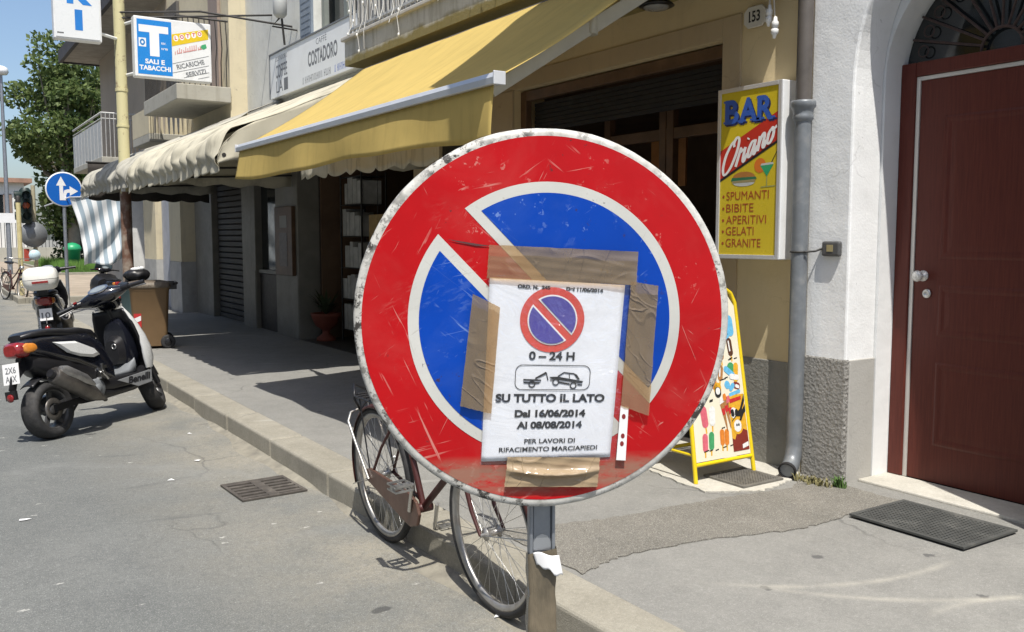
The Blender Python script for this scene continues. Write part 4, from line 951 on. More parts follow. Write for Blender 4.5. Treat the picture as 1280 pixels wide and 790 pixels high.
# ---------------- the notice taped to it ----------------
nt = thing('paper_notice', 'white paper notice in a plastic sleeve taped to the round sign', 'notice', (SC.x, SC.y, Cz), (0, 0, R(-25.4)))
PX = .3 / 233.5; PZ = .3 / 238.5
def P2(x, y): return ((x - 683) * PX, (401 - y) * PZ)
c_tl, c_tr, c_br, c_bl = P2(613, 346), P2(781, 357), P2(764, 577), P2(602, 577)
def bil(u, v):
    a = Vector(c_tl).lerp(Vector(c_tr), u); b = Vector(c_bl).lerp(Vector(c_br), u); return a.lerp(b, v)
def relief(u, v): return .0018 + .0010 * math.sin(u * 4.2 + v * 3) * math.sin(v * 5) + .0003 * math.sin(u * 11 + v * 7)
def pap(u, v, d=0.): p = bil(u, v); return (p.x, -(relief(u, v) + .0018 + d), p.y)
t = NT('notice_paper'); t.set(.5, coat=.35); cr = t.noise(12, 4, .5)
t.color(t.mix(t.ramp(cr, .3, .7), (.76, .78, .83), (.81, .83, .87)))
v1 = t.vor(16, 'DISTANCE_TO_EDGE'); n3 = t.bump(t.noise(9, 5, .6, dist=1.2), .2, .012); t.bump(t.noise(50, 3, .6, stretch=(1, 1, .3)), .1, .004, n3); M['paper'] = t.m
q = MB(); q.sheet(pap, 24, 32); q.build('paper', M['paper'], nt, local=True, solid=.0003)
class Warp:   # lettering laid on the curved sheet: build in (u, v) then drape
    def __init__(s): s.q = MB()
    def text(s, body, u, v, h, w, align='C', bold=.02, mi=0):
        t_ = MB(); t_.text(body, (u, -v, 0), X1, Y1, h=h, w=w, align=align, bold=bold, depth=0)
        s.q.add([pap(x, -y, .0012) for x, y, _ in t_.v], t_.f, mi)
    def poly(s, pts, d=.0012, mi=0): s.q.add([pap(u, v, d) for u, v in pts], [tuple(range(len(pts)))], mi)
    def line(s, pts, w, d=.0012, mi=0, closed=False):
        k = len(pts); asp = 1.33
        for i in range(k if closed else k - 1):
            a, b = Vector(pts[i]), Vector(pts[(i + 1) % k]); dd = Vector(((b - a).x, (b - a).y * asp)); nn = Vector((-dd.y, dd.x)).normalized() * w; nn.y /= asp
            s.poly([tuple(a - nn), tuple(b - nn), tuple(b + nn), tuple(a + nn)], d, mi)
W = Warp(); AS = 166 * PX / (225 * PZ)      # sheet width over height
W.text('ORD. N.  245', .325, .048, .0185, .24, bold=.055); W.text('Del 11/06/2014', .70, .048, .0185, .275, bold=.055)
W.text('0 \u2013 24 H', .49, .437, .044, .345, bold=.035)
W.text('SU TUTTO IL LATO', .50, .672, .042, .83, bold=.045)
W.text('Dal 16/06/2014', .505, .755, .036, .54, bold=.052); W.text('Al 08/08/2014', .505, .82, .036, .50, bold=.045)
W.text('PER LAVORI DI', .515, .905, .0245, .39, bold=.022); W.text('RIFACIMENTO MARCIAPIEDI', .51, .95, .0245, .76, bold=.02)
W.q.build('lettering', M['ink'], nt, local=True)
# pictogram of a tow lorry lifting a car, in a rounded frame
W = Warp()
def rr_(u0, u1, v0, v1, r_):
    out = []
    for cu, cv, a0 in ((u1 - r_, v0 + r_ * AS, 0), (u0 + r_, v0 + r_ * AS, 90), (u0 + r_, v1 - r_ * AS, 180), (u1 - r_, v1 - r_ * AS, 270)):
        out += [(cu + r_ * math.cos(R(a0 + k * 15)), cv - r_ * AS * math.sin(R(a0 + k * 15))) for k in range(7)]
    return out
W.line(rr_(.225, .79, .468, .605, .05), .0028, closed=True)
W.poly([(.285, .545), (.42, .548), (.42, .556), (.285, .553)]); W.poly([(.285, .56), (.42, .563), (.40, .572), (.37, .572), (.33, .57), (.29, .569)])
W.line([(.375, .543), (.455, .508)], .006); W.line([(.455, .508), (.472, .552)], .004); W.line([(.40, .535), (.455, .515)], .004)
W.poly([(.48, .533), (.545, .531), (.74, .555), (.735, .566), (.70, .566), (.62, .556), (.50, .545)]); W.poly([(.55, .557), (.64, .568), (.64, .577), (.555, .567)]); W.poly([(.695, .572), (.735, .574), (.735, .581), (.70, .579)]); W.poly([(.485, .547), (.52, .552), (.52, .556), (.49, .553)])
W.line([(.545, .53), (.59, .508), (.67, .514), (.70, .543)], .0045); W.line([(.63, .511), (.635, .54)], .003); W.poly([(.672, .514), (.69, .518), (.715, .546), (.70, .546)])
for cu, cv in ((.352, .574), (.532, .562), (.667, .581)):
    W.line([(cu + .022 * math.cos(a), cv + .022 * AS * math.sin(a)) for a in np.linspace(0, 2 * math.pi, 19)[:-1]], .005, closed=True)
W.q.build('tow_pictogram', M['ink'], nt, local=True)
# printed no-parking roundel
ic = Vector((.475, .215)); ir = .24
def circ(r_, k=48): return [(ic.x + r_ * math.cos(a), ic.y + r_ * AS * math.sin(a)) for a in np.linspace(0, 2 * math.pi, k + 1)[:-1]]
def iseg(R_, half, sgn, rot=44):
    a = math.asin(half / R_); pts = ringpts(R_, a, math.pi - a, 30); c, s_ = math.cos(R(rot)), math.sin(R(rot))
    return [(ic.x + x * c - z * sgn * s_, ic.y + AS * (x * s_ + z * sgn * c)) for x, z in pts]
W = Warp(); W.poly(circ(ir), .0011); W.q.build('printed_red_ring', mat('printed_red', (.62, .07, .05), .45), nt, local=True)
W = Warp(); [W.poly(iseg(.185, .026, s_), .0019) for s_ in (1, -1)]; W.q.build('printed_white_border', M['white_plain'], nt, local=True)
W = Warp(); [W.poly(iseg(.174, .038, s_), .0027) for s_ in (1, -1)]; W.q.build('printed_blue_field', mat('printed_violet_blue', (.075, .06, .32), .45), nt, local=True)
# plastic sleeve with its punched strip
t = NT('clear_sleeve'); t.set(.06, spec=.6); t.color((.9, .92, .95)); t.bump(t.noise(22, 4, .6, dist=1.5), .6, .014)
trn = t.n('ShaderNodeBsdfTransparent'); mx = t.n('ShaderNodeMixShader'); mx.inputs[0].default_value = .13; gl_ = t.n('ShaderNodeBsdfGlossy'); gl_.inputs['Roughness'].default_value = .12
t.l(t.t.nodes['Bump'].outputs[0] if 'Bump' in t.t.nodes else t.b.outputs[0], gl_.inputs['Normal'])
t.l(trn.outputs[0], mx.inputs[1]); t.l(gl_.outputs[0], mx.inputs[2]); t.l(mx.outputs[0], t.out.inputs[0])
s_tl, s_tr, s_br, s_bl = P2(611, 343), P2(797, 345), P2(783, 581), P2(600, 580)
def slv(u, v):
    a = Vector(s_tl).lerp(Vector(s_tr), u); b = Vector(s_bl).lerp(Vector(s_br), u); p = a.lerp(b, v)
    return (p.x, -(relief(u, v) + .0058 + .0008 * math.sin(u * 23 + v * 13)), p.y)
q = MB(); q.sheet(slv, 26, 32); q.build('sleeve', t.m, nt, local=True)
st0 = [P2(776, 510), P2(786, 512), P2(783, 581), P2(771, 580)]
q = MB(); q.prism([(x, z) for x, z in st0], (0, -.008, 0), X1, Z1, .0004); q.build('punched_strip', M['white_plain'], nt, local=True)
for x, y in ((780, 524), (779, 549), (778, 559)):
    q = MB(); a_, b_ = P2(x, y); q.add([(a_ + .0032 * math.cos(a), -.0087, b_ + .0042 * math.sin(a)) for a in np.linspace(0, 2 * math.pi, 13)[:-1]], [tuple(range(12))])
    q.build('punch_hole', mat('hole_red', (.22, .02, .02), .6), nt, local=True)
# parcel tape strips: translucent brown film with creases
def tape_mat(name, alpha, ry):
    t = NT(name); t.set(.13, spec=.8); wz = t.noise(10, 5, .6, stretch=(1, 1, .5), rot=(0, R(ry), 0))
    t.color(t.mix(t.ramp(wz, .3, .7), (.33, .245, .15), (.40, .30, .185)))
    f_ = t.noise(5.5, 2, .4, dist=1.2, stretch=(.55, 1, 1.5), rot=(0, R(ry + 14), 0)); cr_ = t.math('MULTIPLY', t.ramp(t.math('ABSOLUTE', t.math('SUBTRACT', f_, .5)), 0, .035, 1, 0), t.ramp(t.noise(8, 2), .45, .6))
    f2 = t.noise(9, 2, .4, dist=1.6, stretch=(1.6, 1, .6), rot=(0, R(ry - 30), 0)); cr2 = t.math('MULTIPLY', t.ramp(t.math('ABSOLUTE', t.math('SUBTRACT', f2, .48)), 0, .02, 1, 0), t.ramp(t.noise(6, 2), .46, .6)); n_ = t.bump(t.math('MAXIMUM', cr_, cr2), .45, .004); t.bump(t.noise(7, 3, .5, stretch=(.7, 1, 1.4), rot=(0, R(ry), 0)), .25, .02, n_)
    trn = t.n('ShaderNodeBsdfTransparent'); trn.inputs[0].default_value = (.8, .58, .36, 1); mx = t.n('ShaderNodeMixShader'); mx.inputs[0].default_value = alpha
    t.l(trn.outputs[0], mx.inputs[1]); t.l(t.b.outputs[0], mx.inputs[2]); t.l(mx.outputs[0], t.out.inputs[0]); return t.m
def tape(name, q4, m, seed, base=.0086, crease=.0007, nu=36, nv=20, hook=None):
    P = [Vector(P2(*p)) for p in q4]; r = random.Random(seed); ph = [r.uniform(0, 6) for _ in range(6)]
    def fn(u, v):
        a = P[0].lerp(P[1], u); b = P[3].lerp(P[2], u); p = a.lerp(b, v)
        w = crease * (abs(math.sin(u * 9 + v * 5 + ph[0])) ** 3 + .7 * abs(math.sin(v * 13 - u * 4 + ph[1])) ** 4 + .5 * math.sin(u * 3 + ph[2]))
        e = .0006 * nz(u * 3, v * 3, seed, 4) + .0011 * nz(seed, v, 2, 16) * (1 if u in (0, 1) else 0)
        return (p.x + e, -(base + w + (hook(u, v) if hook else 0)), p.y + e)
    q = MB(); q.sheet(fn, nu, nv); return q.build(name, m, nt, local=True)
T1, T2 = tape_mat('parcel_tape_film', .45, 8), tape_mat('parcel_tape_film_upright', .45, 82)
tape('tape', [(612, 306), (796, 315), (794, 357), (609, 347)], T1, 1)
tape('tape', [(592, 366), (625, 383), (614, 516), (576, 505)], T2, 2, base=.009)
tape('tape', [(787, 352), (822, 358), (812, 524), (776, 510)], T2, 3, base=.0094)
t4 = tape_mat('parcel_tape_thick', .93, 5)
tape('tape', [(634, 571), (750, 576), (747, 614), (630, 609)], t4, 4, base=.009, crease=.0008, nu=60, nv=40, hook=lambda u, v: .011 * math.exp(-((v - .42 - .14 * math.sin(math.pi * u)) / .11) ** 2) * (.3 + .7 * math.sin(math.pi * min(1, max(0, u)))))
# ---------------- bicycle ----------------
def build_bicycle(loc, heading, lean, label, group=None):
    b = thing('bicycle', label, 'bicycle', loc, (R(lean), 0, R(heading)), group)
    WB = 1.05; r = .335
    paint = M.setdefault('maroon', mat('maroon_frame', (.06, .017, .015), .45, .1, .2, 12, dirt=(.08, .05, .04)))
    rust = M.setdefault('rust_chrome', mat('rusty_rim', (.4, .39, .37), .42, .7, .15, 20, dirt=(.2, .12, .06), da=.6, ds=16))
    def wheel(x, hubm, rear, steer=None):
        q = MB(); n = 64
        def ring(rc, w, hgt, mi): q.lathe((x, 0, r), (0, 1, 0), [(rc + hgt * math.sin(a), w * math.cos(a)) for a in np.linspace(0, 2 * math.pi, 13)], n, mi)
        ring(r - .018, .019, .018, 0); T_ = q; wo = q.build('wheel', M['rubber'], b, local=True)
        q = MB(); q.lathe((x, 0, r), (0, 1, 0), [(r - .034, -.0125), (r - .026, -.0155), (r - .036, -.014), (r - .05, -.009), (r - .054, 0), (r - .05, .009), (r - .036, .014), (r - .026, .0155), (r - .034, .0125)], n)
        q.build('rim', rust, wo, local=True)
        q = MB()
        for k in range(36):
            a = 2 * math.pi * k / 36; s_ = 1 if k % 2 else -1; off = .9 * (1 if (k // 2) % 2 else -1)
            q.tube([(x + .022 * math.cos(a + off), s_ * .03, r + .022 * math.sin(a + off)), (x + (r - .05) * math.cos(a), 0, r + (r - .05) * math.sin(a))], .0011, 4)
        q.build('spokes', M['chrome'], wo, local=True)
        q = MB(); q.lathe((x, -.055, r), (0, 1, 0), [(0, 0), (.008, 0), (.008, .02), (.026, .022), (.026, .026), (.014, .03), (.014, .08), (.026, .084), (.026, .088), (.008, .09), (.008, .11), (0, .11)], 16); q.build('hub', rust, wo, local=True)
        # mudguard with stays
        q = MB(); a0, a1 = (R(-5), R(190)) if rear else (R(8), R(150))
        if rear: a0, a1 = R(40), R(200)
        ang = np.linspace(a0, a1, 30); prof = [(-.024, -.014), (-.017, .0), (0, .004), (.017, .0), (.024, -.014)]; rg = r + .010
        q.sheet(lambda u, v: (lambda a, pr: (x + (rg + pr[1]) * math.cos(a), pr[0], r + (rg + pr[1]) * math.sin(a)))(ang[round(u * 29)], prof[round(v * 4)]), 29, 4)
        q.build('mudguard', paint, b, local=True, solid=.0015)
        q = MB()
        for a in ((R(200), R(150)) if rear else (R(12),)):
            for s_ in (-1, 1): q.tube([(x, s_ * .05, r), (x + rg * math.cos(a), s_ * .03, r + rg * math.sin(a))], .0025, 5)
        q.build('mudguard_stay', M['chrome'], b, local=True)
        return wo
    wheel(0, 0, True); wheel(WB, 0, False)
    BB = Vector((.44, 0, .28)); ST = Vector((.27, 0, .72)); HT = Vector((.86, 0, .82)); HB = Vector((.895, 0, .70)); FX = Vector((WB, 0, r))
    q = MB()
    q.tube([BB, ST], .015, 12); q.tube([HB, HB.lerp(BB, .5) + Vector((-.0, 0, -.03)), BB], .016, 12); q.tube([HT + Vector((0, 0, -.02)), Vector((.62, 0, .62)), Vector((.36, 0, .5))], .013, 12)
    for s_ in (-1, 1):
        q.tube([BB + Vector((0, s_ * .02, 0)), Vector((.2, s_ * .05, .3)), Vector((0, s_ * .058, r))], .009, 8); q.tube([ST + Vector((0, s_ * .012, -.03)), Vector((.12, s_ * .05, .5)), Vector((0, s_ * .058, r))], .007, 8)
    q.tube([HB + (HB - HT) * .25, HT + (HT - HB) * .2], .019, 12); q.lathe(BB + Vector((0, -.04, 0)), (0, 1, 0), [(0, 0), (.022, 0), (.022, .08), (0, .08)], 14); q.build('frame', paint, b, local=True)
    q = MB(); q.box(.865, .945, -.045, .045, .645, .665)
    for s_ in (-1, 1): q.tube([(.907, s_ * .042, .66), (.93, s_ * .052, .56), (.985, s_ * .053, .42), (WB, s_ * .055, r)], [.012, .012, .009, .007], 8)
    q.build('fork', paint, b, local=True)
    q = MB(); q.tube([ST, ST + Vector((-.055, 0, .15))], .0125, 10); sp = q.build('seat_post', M['chrome'], b, local=True)
    q = MB(); sx, sz = .2, .885
    q.loft([selems(x, sz + dz, hw, hh, 16, 2.4) for x, dz, hw, hh in ((-.09, .012, .07, .02), (-.06, .012, .1, .03), (0, .004, .1, .032), (.07, -.002, .055, .028), (.14, -.002, .026, .022), (.18, -.01, .016, .014))]); ob = q.build('saddle', M['black'], b, local=True)
    for v in ob.data.vertices: v.co.x += sx
    q = MB(); q.tube([HT + Vector((-.005, 0, .03)), HT + Vector((-.03, 0, .13)), HT + Vector((.03, 0, .165))], .011, 10)
    hx, hz = .885, .985
    q.tube([(hx - .2, -.27, hz - .01), (hx - .1, -.285, hz + .005), (hx - .01, -.24, hz + .015), (hx + .015, -.1, hz + .005), (hx + .005, 0, hz), (hx + .015, .1, hz + .005), (hx - .01, .24, hz + .015), (hx - .1, .285, hz + .005), (hx - .2, .27, hz - .01)], .011, 10); hb = q.build('handlebar', M['chrome'], b, local=True)
    for s_ in (-1, 1):
        q = MB(); q.tube([(hx - .22, s_ * .268, hz - .012), (hx - .1, s_ * .285, hz + .004)], .016, 10); q.build('grip', M['black'], hb, local=True)
        q = MB(); q.tube([(hx - .02, s_ * .23, hz - .01), (hx - .1, s_ * .25, hz - .035), (hx - .16, s_ * .25, hz - .03)], .005, 6); q.build('brake_lever', M['chrome'], hb, local=True)
    q = MB(); q.ell((.96, 0, .78), (.055, .05, .05), 14, 9); q.build('headlamp', M['chrome'], b, local=True)
    # chain case, crank and pedals on the camera's side (-y)
    q = MB(); q.prism([(-.05, .31), (-.045, .365), (.0, .378), (.42, .362), (.50, .335), (.525, .28), (.50, .225), (.43, .20), (.36, .21), (.0, .30)], (0, -.052, 0), X1, Z1, .016)
    q.build('chain_case', mat('bronze_brown_case', (.115, .062, .045), .35, .2, .2, 7, dirt=(.08, .05, .04)), b, local=True, bevel=.005)
    for s_, ang in ((-1, R(62)), (1, R(242))):
        e = BB + Vector((.165 * math.cos(ang), s_ * .085, .165 * math.sin(ang)))
        e = BB + Vector((.165 * math.cos(ang) * (1), s_ * .085, .165 * math.sin(ang)))
        q = MB(); q.tube([BB + Vector((0, s_ * .07, 0)), e], [.011, .008], 8); cr = q.build('crank', M['chrome'], b, local=True)
        q = MB(); py0, py1 = sorted((e.y + s_ * .015, e.y + s_ * .1)); 
        for zz in (0.012, -.012): 
            q.box(e.x - .045, e.x - .037, py0, py1, e.z + zz - .004, e.z + zz + .004); q.box(e.x + .037, e.x + .045, py0, py1, e.z + zz - .004, e.z + zz + .004)
            for yy in (py0, (py0 + py1) / 2, py1 - .006): q.box(e.x - .037, e.x + .037, yy, yy + .006, e.z + zz - .004, e.z + zz + .004)
        q.box(e.x - .012, e.x + .012, py0, py1, e.z - .009, e.z + .009); q.build('pedal', mat('pedal_alloy', (.4, .4, .39), .35, .8, .15, 20), cr, local=True)
    # rear hoop stand folded up behind the wheel, and the carrier
    q = MB(); q.tube([(0, -.075, r - .01), (-.12, -.08, .48), (-.20, -.08, .58), (-.235, -.05, .615), (-.245, 0, .625), (-.235, .05, .615), (-.20, .08, .58), (-.12, .08, .48), (0, .075, r - .01)], .007, 8); q.build('hoop_stand', rust, b, local=True)
    q = MB()
    for s_ in (-1, 1): q.tube([(.22, s_ * .02, .72), (.1, s_ * .06, .715), (-.14, s_ * .06, .715), (-.18, s_ * .03, .715)], .005, 6); q.tube([(-.08, s_ * .06, .715), (0, s_ * .062, r)], .004, 6)
    for x in (.07, 0, -.07, -.13): q.tube([(x, -.06, .715), (x, .06, .715)], .004, 6)
    q.tube([(-.18, -.03, .715), (-.18, .03, .715)], .005, 6); q.build('luggage_carrier', M['black'], b, local=True)
    q = MB(); q.tube([(-.17, .02, .64), (-.22, .04, .72), (-.21, -.03, .76), (-.15, -.06, .70), (-.18, -.02, .63), (-.21, .03, .67)], .007, 7); q.build('cable_lock', M['black'], b, local=True)
    return b
bike = build_bicycle((1.89, 4.02, 0), -91.0, 3.5, 'maroon city bicycle with a brown chain case parked against the kerb behind the round sign')
# ---------------- scooters ----------------
def build_scooter(loc, heading, lean, steer, label, group, light, dark, panel, top_box=False, writing=True, screen=False, scale=1.0, squat=1.0):
    sc_ = thing('scooter', label, 'scooter', loc, (R(lean), 0, R(heading)), group); sc_.scale = (scale * squat, scale, scale)
    rw, WB = .215, 1.23
    rim_m = M.setdefault('cast_rim', mat('dark_cast_rim', (.09, .09, .092), .4, .5, .2, 14))
    alloy = M.setdefault('dull_alloy', mat('dull_alloy', (.36, .36, .36), .4, .8, .2, 16, .05, 50, dirt=(.15, .13, .11)))
    metal = M.setdefault('muffler_metal', mat('muffler_metal', (.15, .14, .13), .38, .75, .25, 14, dirt=(.1, .07, .05)))
    axis = Vector((-math.sin(R(25)), 0, math.cos(R(25)))); piv = Vector((WB, 0, rw)) - axis * 0 + Vector((-.05, 0, 0))
    SM = Matrix.Translation(piv) @ Matrix.Rotation(R(steer), 4, axis) @ Matrix.Translation(-piv)
    def B(q, name, m, par=sc_, steered=False, **k):
        if steered: q.v = [tuple(SM @ Vector(v)) for v in q.v]
        return q.build(name, m, par, local=True, **k)
    for x, st, w in ((0, False, .074), (WB, True, .064)):
        q = MB(); q.lathe((x, 0, rw), (0, 1, 0), [(rw - .072, -w * .7), (rw - .06, -w * .92), (rw - .03, -w), (rw - .010, -w * .72), (rw, -w * .3), (rw, w * .3), (rw - .010, w * .72), (rw - .03, w), (rw - .06, w * .92), (rw - .072, w * .7)], 48); wo = B(q, 'wheel', M['rubber'], steered=st)
        q = MB(); q.lathe((x, 0, rw), (0, 1, 0), [(rw - .066, -w * .8), (rw - .072, -w * .82), (rw - .084, -w * .4), (rw - .084, w * .4), (rw - .072, w * .82), (rw - .066, w * .8)], 36)
        for k in range(5):
            a = 2 * math.pi * k / 5 + .3; q.bar((x + .02 * math.cos(a), -.015, rw + .02 * math.sin(a)), (x + .135 * math.cos(a), -.035, rw + .135 * math.sin(a)), .034, .02, 0, (0, 1, 0))
        q.lathe((x, -.05, rw), (0, 1, 0), [(0, 0), (.035, .0), (.042, .02), (.042, .08), (0, .08)], 20); B(q, 'rim', rim_m, wo, steered=st)
        q = MB(); q.lathe((x, -.056 if not st else .05, rw), (0, 1, 0), [(.045, 0), (.085, 0), (.085, .004), (.045, .004)], 28); B(q, 'brake_disc', metal, wo, steered=st)
    # tail body: faceted, rising to the tail
    secs = [(-.22, .715, .05, .035), (-.17, .705, .10, .06), (-.07, .69, .135, .085), (.06, .665, .15, .12), (.24, .63, .158, .15), (.40, .58, .165, .19), (.52, .5, .165, .2), (.60, .42, .155, .13)]
    q = MB(); q.loft([selems(x, z, w, h, 24, 3.2) for x, z, w, h in secs]); B(q, 'body', dark)
    q = MB(); q.loft([selems(x, z, w, h, 20, 2.8) for x, z, w, h in ((-.19, .775, .06, .02), (-.13, .785, .11, .03), (-.01, .787, .135, .035), (.12, .775, .145, .04), (.2, .765, .14, .04), (.36, .755, .13, .045), (.5, .735, .105, .04), (.57, .71, .07, .025))]); B(q, 'seat', M['black'])
    # pale side flashes on both flanks
    for s_ in (-1, 1):
        q = MB()
        pl = [(.0, .708), (.22, .69), (.40, .612), (.45, .56), (.38, .545), (.24, .572), (.12, .615)]
        def onb(x, z, o):
            for i in range(len(secs) - 1):
                if secs[i][0] <= x <= secs[i + 1][0]:
                    f = (x - secs[i][0]) / (secs[i + 1][0] - secs[i][0]); zc, w, h = [secs[i][k] * (1 - f) + secs[i + 1][k] * f for k in (1, 2, 3)]
                    return s_ * (w * max(.05, 1 - min(.99, abs((z - zc) / h)) ** 3.2) ** (1 / 3.2) + o)
            return s_ * .15
        outer = [(x, onb(x, z, .008), z) for x, z in pl]; cx_, cz_ = .24, .63
        inn = [(cx_ + (x - cx_) * .8, onb(cx_ + (x - cx_) * .8, cz_ + (z - cz_) * .72, .024), cz_ + (z - cz_) * .72) for x, z in pl]
        q.loft([outer, inn], cap=False, smooth=False); q.add(inn, [tuple(range(len(inn)))]); B(q, 'side_flash', light)
    # under-tail fairing, plate hanger, lamps
    q = MB(); q.loft([selems(x, z, w, h, 16, 3) for x, z, w, h in ((-.14, .59, .08, .06), (-.05, .56, .115, .09), (.15, .51, .14, .11), (.40, .44, .15, .13))]); B(q, 'under_tail', M['black'])
    red = M.setdefault('lamp_red', mat('lamp_red', (.22, .012, .012), .12, 0, .3, 30, coat=.6)); amb = M.setdefault('lamp_amber', mat('lamp_amber', (.55, .2, .03), .12, 0, .2, 30, coat=.6))
    q = MB(); q.loft([selems(x, z, w, h, 16, 3) for x, z, w, h in ((-.255, .688, .055, .038), (-.23, .69, .085, .056), (-.17, .685, .10, .058))]); tl = B(q, 'tail_lamp', red)
    for s_ in (-1, 1):
        q = MB(); q.loft([[(p[0], p[1] + s_ * yo, p[2]) for p in selems(x, z, w, h, 12, 2.6)] for x, z, w, h, yo in ((-.215, .692, .010, .022, .08), (-.19, .692, .016, .038, .09), (-.14, .692, .012, .032, .106), (-.11, .69, .004, .014, .114))]); B(q, 'indicator', amb, tl)
    q = MB(); q.bar((-.1, 0, .62), (-.25, 0, .5), .07, .012, 0, (0, 1, 0)); q.bar((-.25, 0, .51), (-.30, 0, .40), .06, .01, 0, (0, 1, 0)); q.box(-.324, -.30, -.045, .045, .34, .405); B(q, 'plate_hanger', M['black'])
    q = MB(); cx_ = -.27; o_ = Vector((cx_, .0, .60)); up_ = Vector((.12, 0, .99)).normalized()
    q.prism([(-.072, -.15), (.072, -.15), (.072, .0), (-.072, .0)], o_, (0, -1, 0), up_, .003); pl = B(q, 'number_plate', M['white_plain'])
    q = MB(); q.text('2X6', o_ + up_ * -.07 + Vector((-.004, 0, 0)), (0, -1, 0), up_, h=.045, w=.095, bold=.01); q.text('A6X', o_ + up_ * -.132 + Vector((-.004, 0, 0)), (0, -1, 0), up_, h=.045, w=.1, bold=.01)
    if writing: B(q, 'plate_lettering', M['lead'], pl)
    else:
        q = MB(); q.text('10', o_ + up_ * -.12 + Vector((-.004, 0, 0)), (0, -1, 0), up_, h=.07, w=.10, bold=.02); B(q, 'plate_lettering', M['lead'], pl)
    q = MB(); q.lathe((-.325, 0, .355), (-1, 0, 0), [(0, 0), (.03, 0), (.028, .008), (0, .009)], 14); B(q, 'reflector', red, pl)
    # engine, swing arm, exhaust on the right
    q = MB(); q.loft([selems(x, z, w, h, 16, 3) for x, z, w, h in ((-.06, .24, .03, .05), (.12, .25, .045, .075), (.32, .27, .05, .09), (.46, .29, .045, .075))]); 
    q.v = [(x, y + .11, z) for x, y, z in q.v]; B(q, 'drive_case', alloy)
    q = MB(); q.lathe((.40, -.15, .30), (0, 1, 0), [(0, 0), (.07, 0), (.085, .015), (.09, .05), (.09, .22), (0, .22)], 24); q.lathe((.40, -.156, .30), (0, 1, 0), [(0, 0), (.03, 0), (.035, .006)], 16); B(q, 'engine', M['grey_plastic'])
    q = MB(); r_ = random.Random(5)
    for i in range(9): q.box(.44 + r_.uniform(-.03, .04), .475 + r_.uniform(-.02, .04), -.175, -.13 + r_.uniform(0, .02), .40 + r_.uniform(-.05, .05), .43 + r_.uniform(-.03, .06))
    q.tube([(.42, -.16, .44), (.46, -.17, .4), (.5, -.165, .36)], .012, 8); B(q, 'carburettor', M['chrome'])
    q = MB(); q.tube([(.48, -.12, .20), (.40, -.17, .22), (.31, -.19, .25), (.24, -.20, .28), (.04, -.21, .395), (-.10, -.21, .465), (-.115, -.21, .472)], [.018, .022, .042, .064, .07, .066, .054], 18); mf = B(q, 'exhaust', metal)
    q = MB(); q.tube([(.24, -.235, .34), (.14, -.25, .395), (-.03, -.25, .48), (-.08, -.25, .5)], [.024, .042, .044, .028], 14); B(q, 'heat_shield', alloy, mf)
    q = MB(); q.tube([(-.113, -.21, .471), (-.145, -.21, .487)], [.036, .03], 14); B(q, 'tail_pipe', M['black'], mf)
    q = MB(); q.bar((-.02, -.09, .22), (.36, -.1, .25), .03, .05); B(q, 'swing_arm', M['black'])
    q = MB(); q.tube([(.0, .1, .28), (.06, .1, .52)], .026, 12)
    for k in range(8): z = .3 + k * .026; q.lathe((.005 + k * .0065, .1, z), (.06, 0, .24), [(.03, -.006), (.036, 0), (.03, .006)], 12)
    B(q, 'shock_absorber', M['chrome'])
    q = MB(); a = np.linspace(R(40), R(150), 14); q.sheet(lambda u, v: ((rw + .03) * math.cos(R(70 + 62 * u)), -.06 + .12 * v, rw + (rw + .03 - .02 * (2 * v - 1) ** 2) * math.sin(R(70 + 62 * u)) + .02), 14, 6); B(q, 'rear_mudguard', M['black'], solid=.004)
    # floor, belly and lettered side skirt
    q = MB(); q.loft([selems(x, z, w, h, 20, 5) for x, z, w, h in ((.44, .33, .13, .06), (.55, .315, .165, .055), (.9, .315, .175, .05), (1.0, .34, .15, .07))]); B(q, 'footboard', M['black'])
    q = MB(); q.loft([selems(x, z, w, h, 20, 3) for x, z, w, h in ((.36, .27, .1, .07), (.55, .25, .15, .05), (.85, .255, .155, .04), (.97, .28, .12, .03))]); B(q, 'belly', M['black'])
    q = MB(); q.loft([selems(x, z, w, h, 16, 5) for x, z, w, h in ((.60, .372, .10, .012), (.80, .378, .13, .02), (.90, .42, .13, .06), (.945, .5, .10, .1))]); B(q, 'floor_mat', M['grey_plastic'])
    for s_ in (-1, 1):
        q = MB(); pts = [(.58, .33), (1.02, .365), (1.0, .26), (.82, .245)]
        q.prism(pts if s_ == -1 else pts[::-1], (0, s_ * .178, 0), X1, Z1, .006 if s_ == -1 else -.006); sk = B(q, 'side_skirt', panel, bevel=.004)
        if writing and s_ == -1:
            q = MB(); q.text('Benelli', (.70, -.1862, .285), Vector((1, 0, .03)), Z1, h=.052, w=.29, align='L', bold=.04, shear=.25); B(q, 'lettering', M['ink'], sk)
    # leg shield
    def shield(u, v):
        y = (2 * u - 1); z = .33 + .57 * v; w = .175 + .03 * math.sin(v * math.pi) - .05 * max(0, v - .75) * 4 * .5
        x = .99 - .16 * v + .09 * (1 - y * y) * (.6 + .4 * math.sin(v * 3.1)); return (x, y * w, z)
    q = MB(); q.sheet(shield, 20, 18); B(q, 'leg_shield', M['black'], solid=.02)
    q = MB(); q.loft([selems(x, z, w, h, 18, 2.6) for x, z, w, h in ((.86, .60, .11, .2), (.92, .60, .13, .25), (1.0, .62, .12, .24), (1.08, .62, .085, .18), (1.14, .60, .045, .1))]); B(q, 'front_fairing', dark)
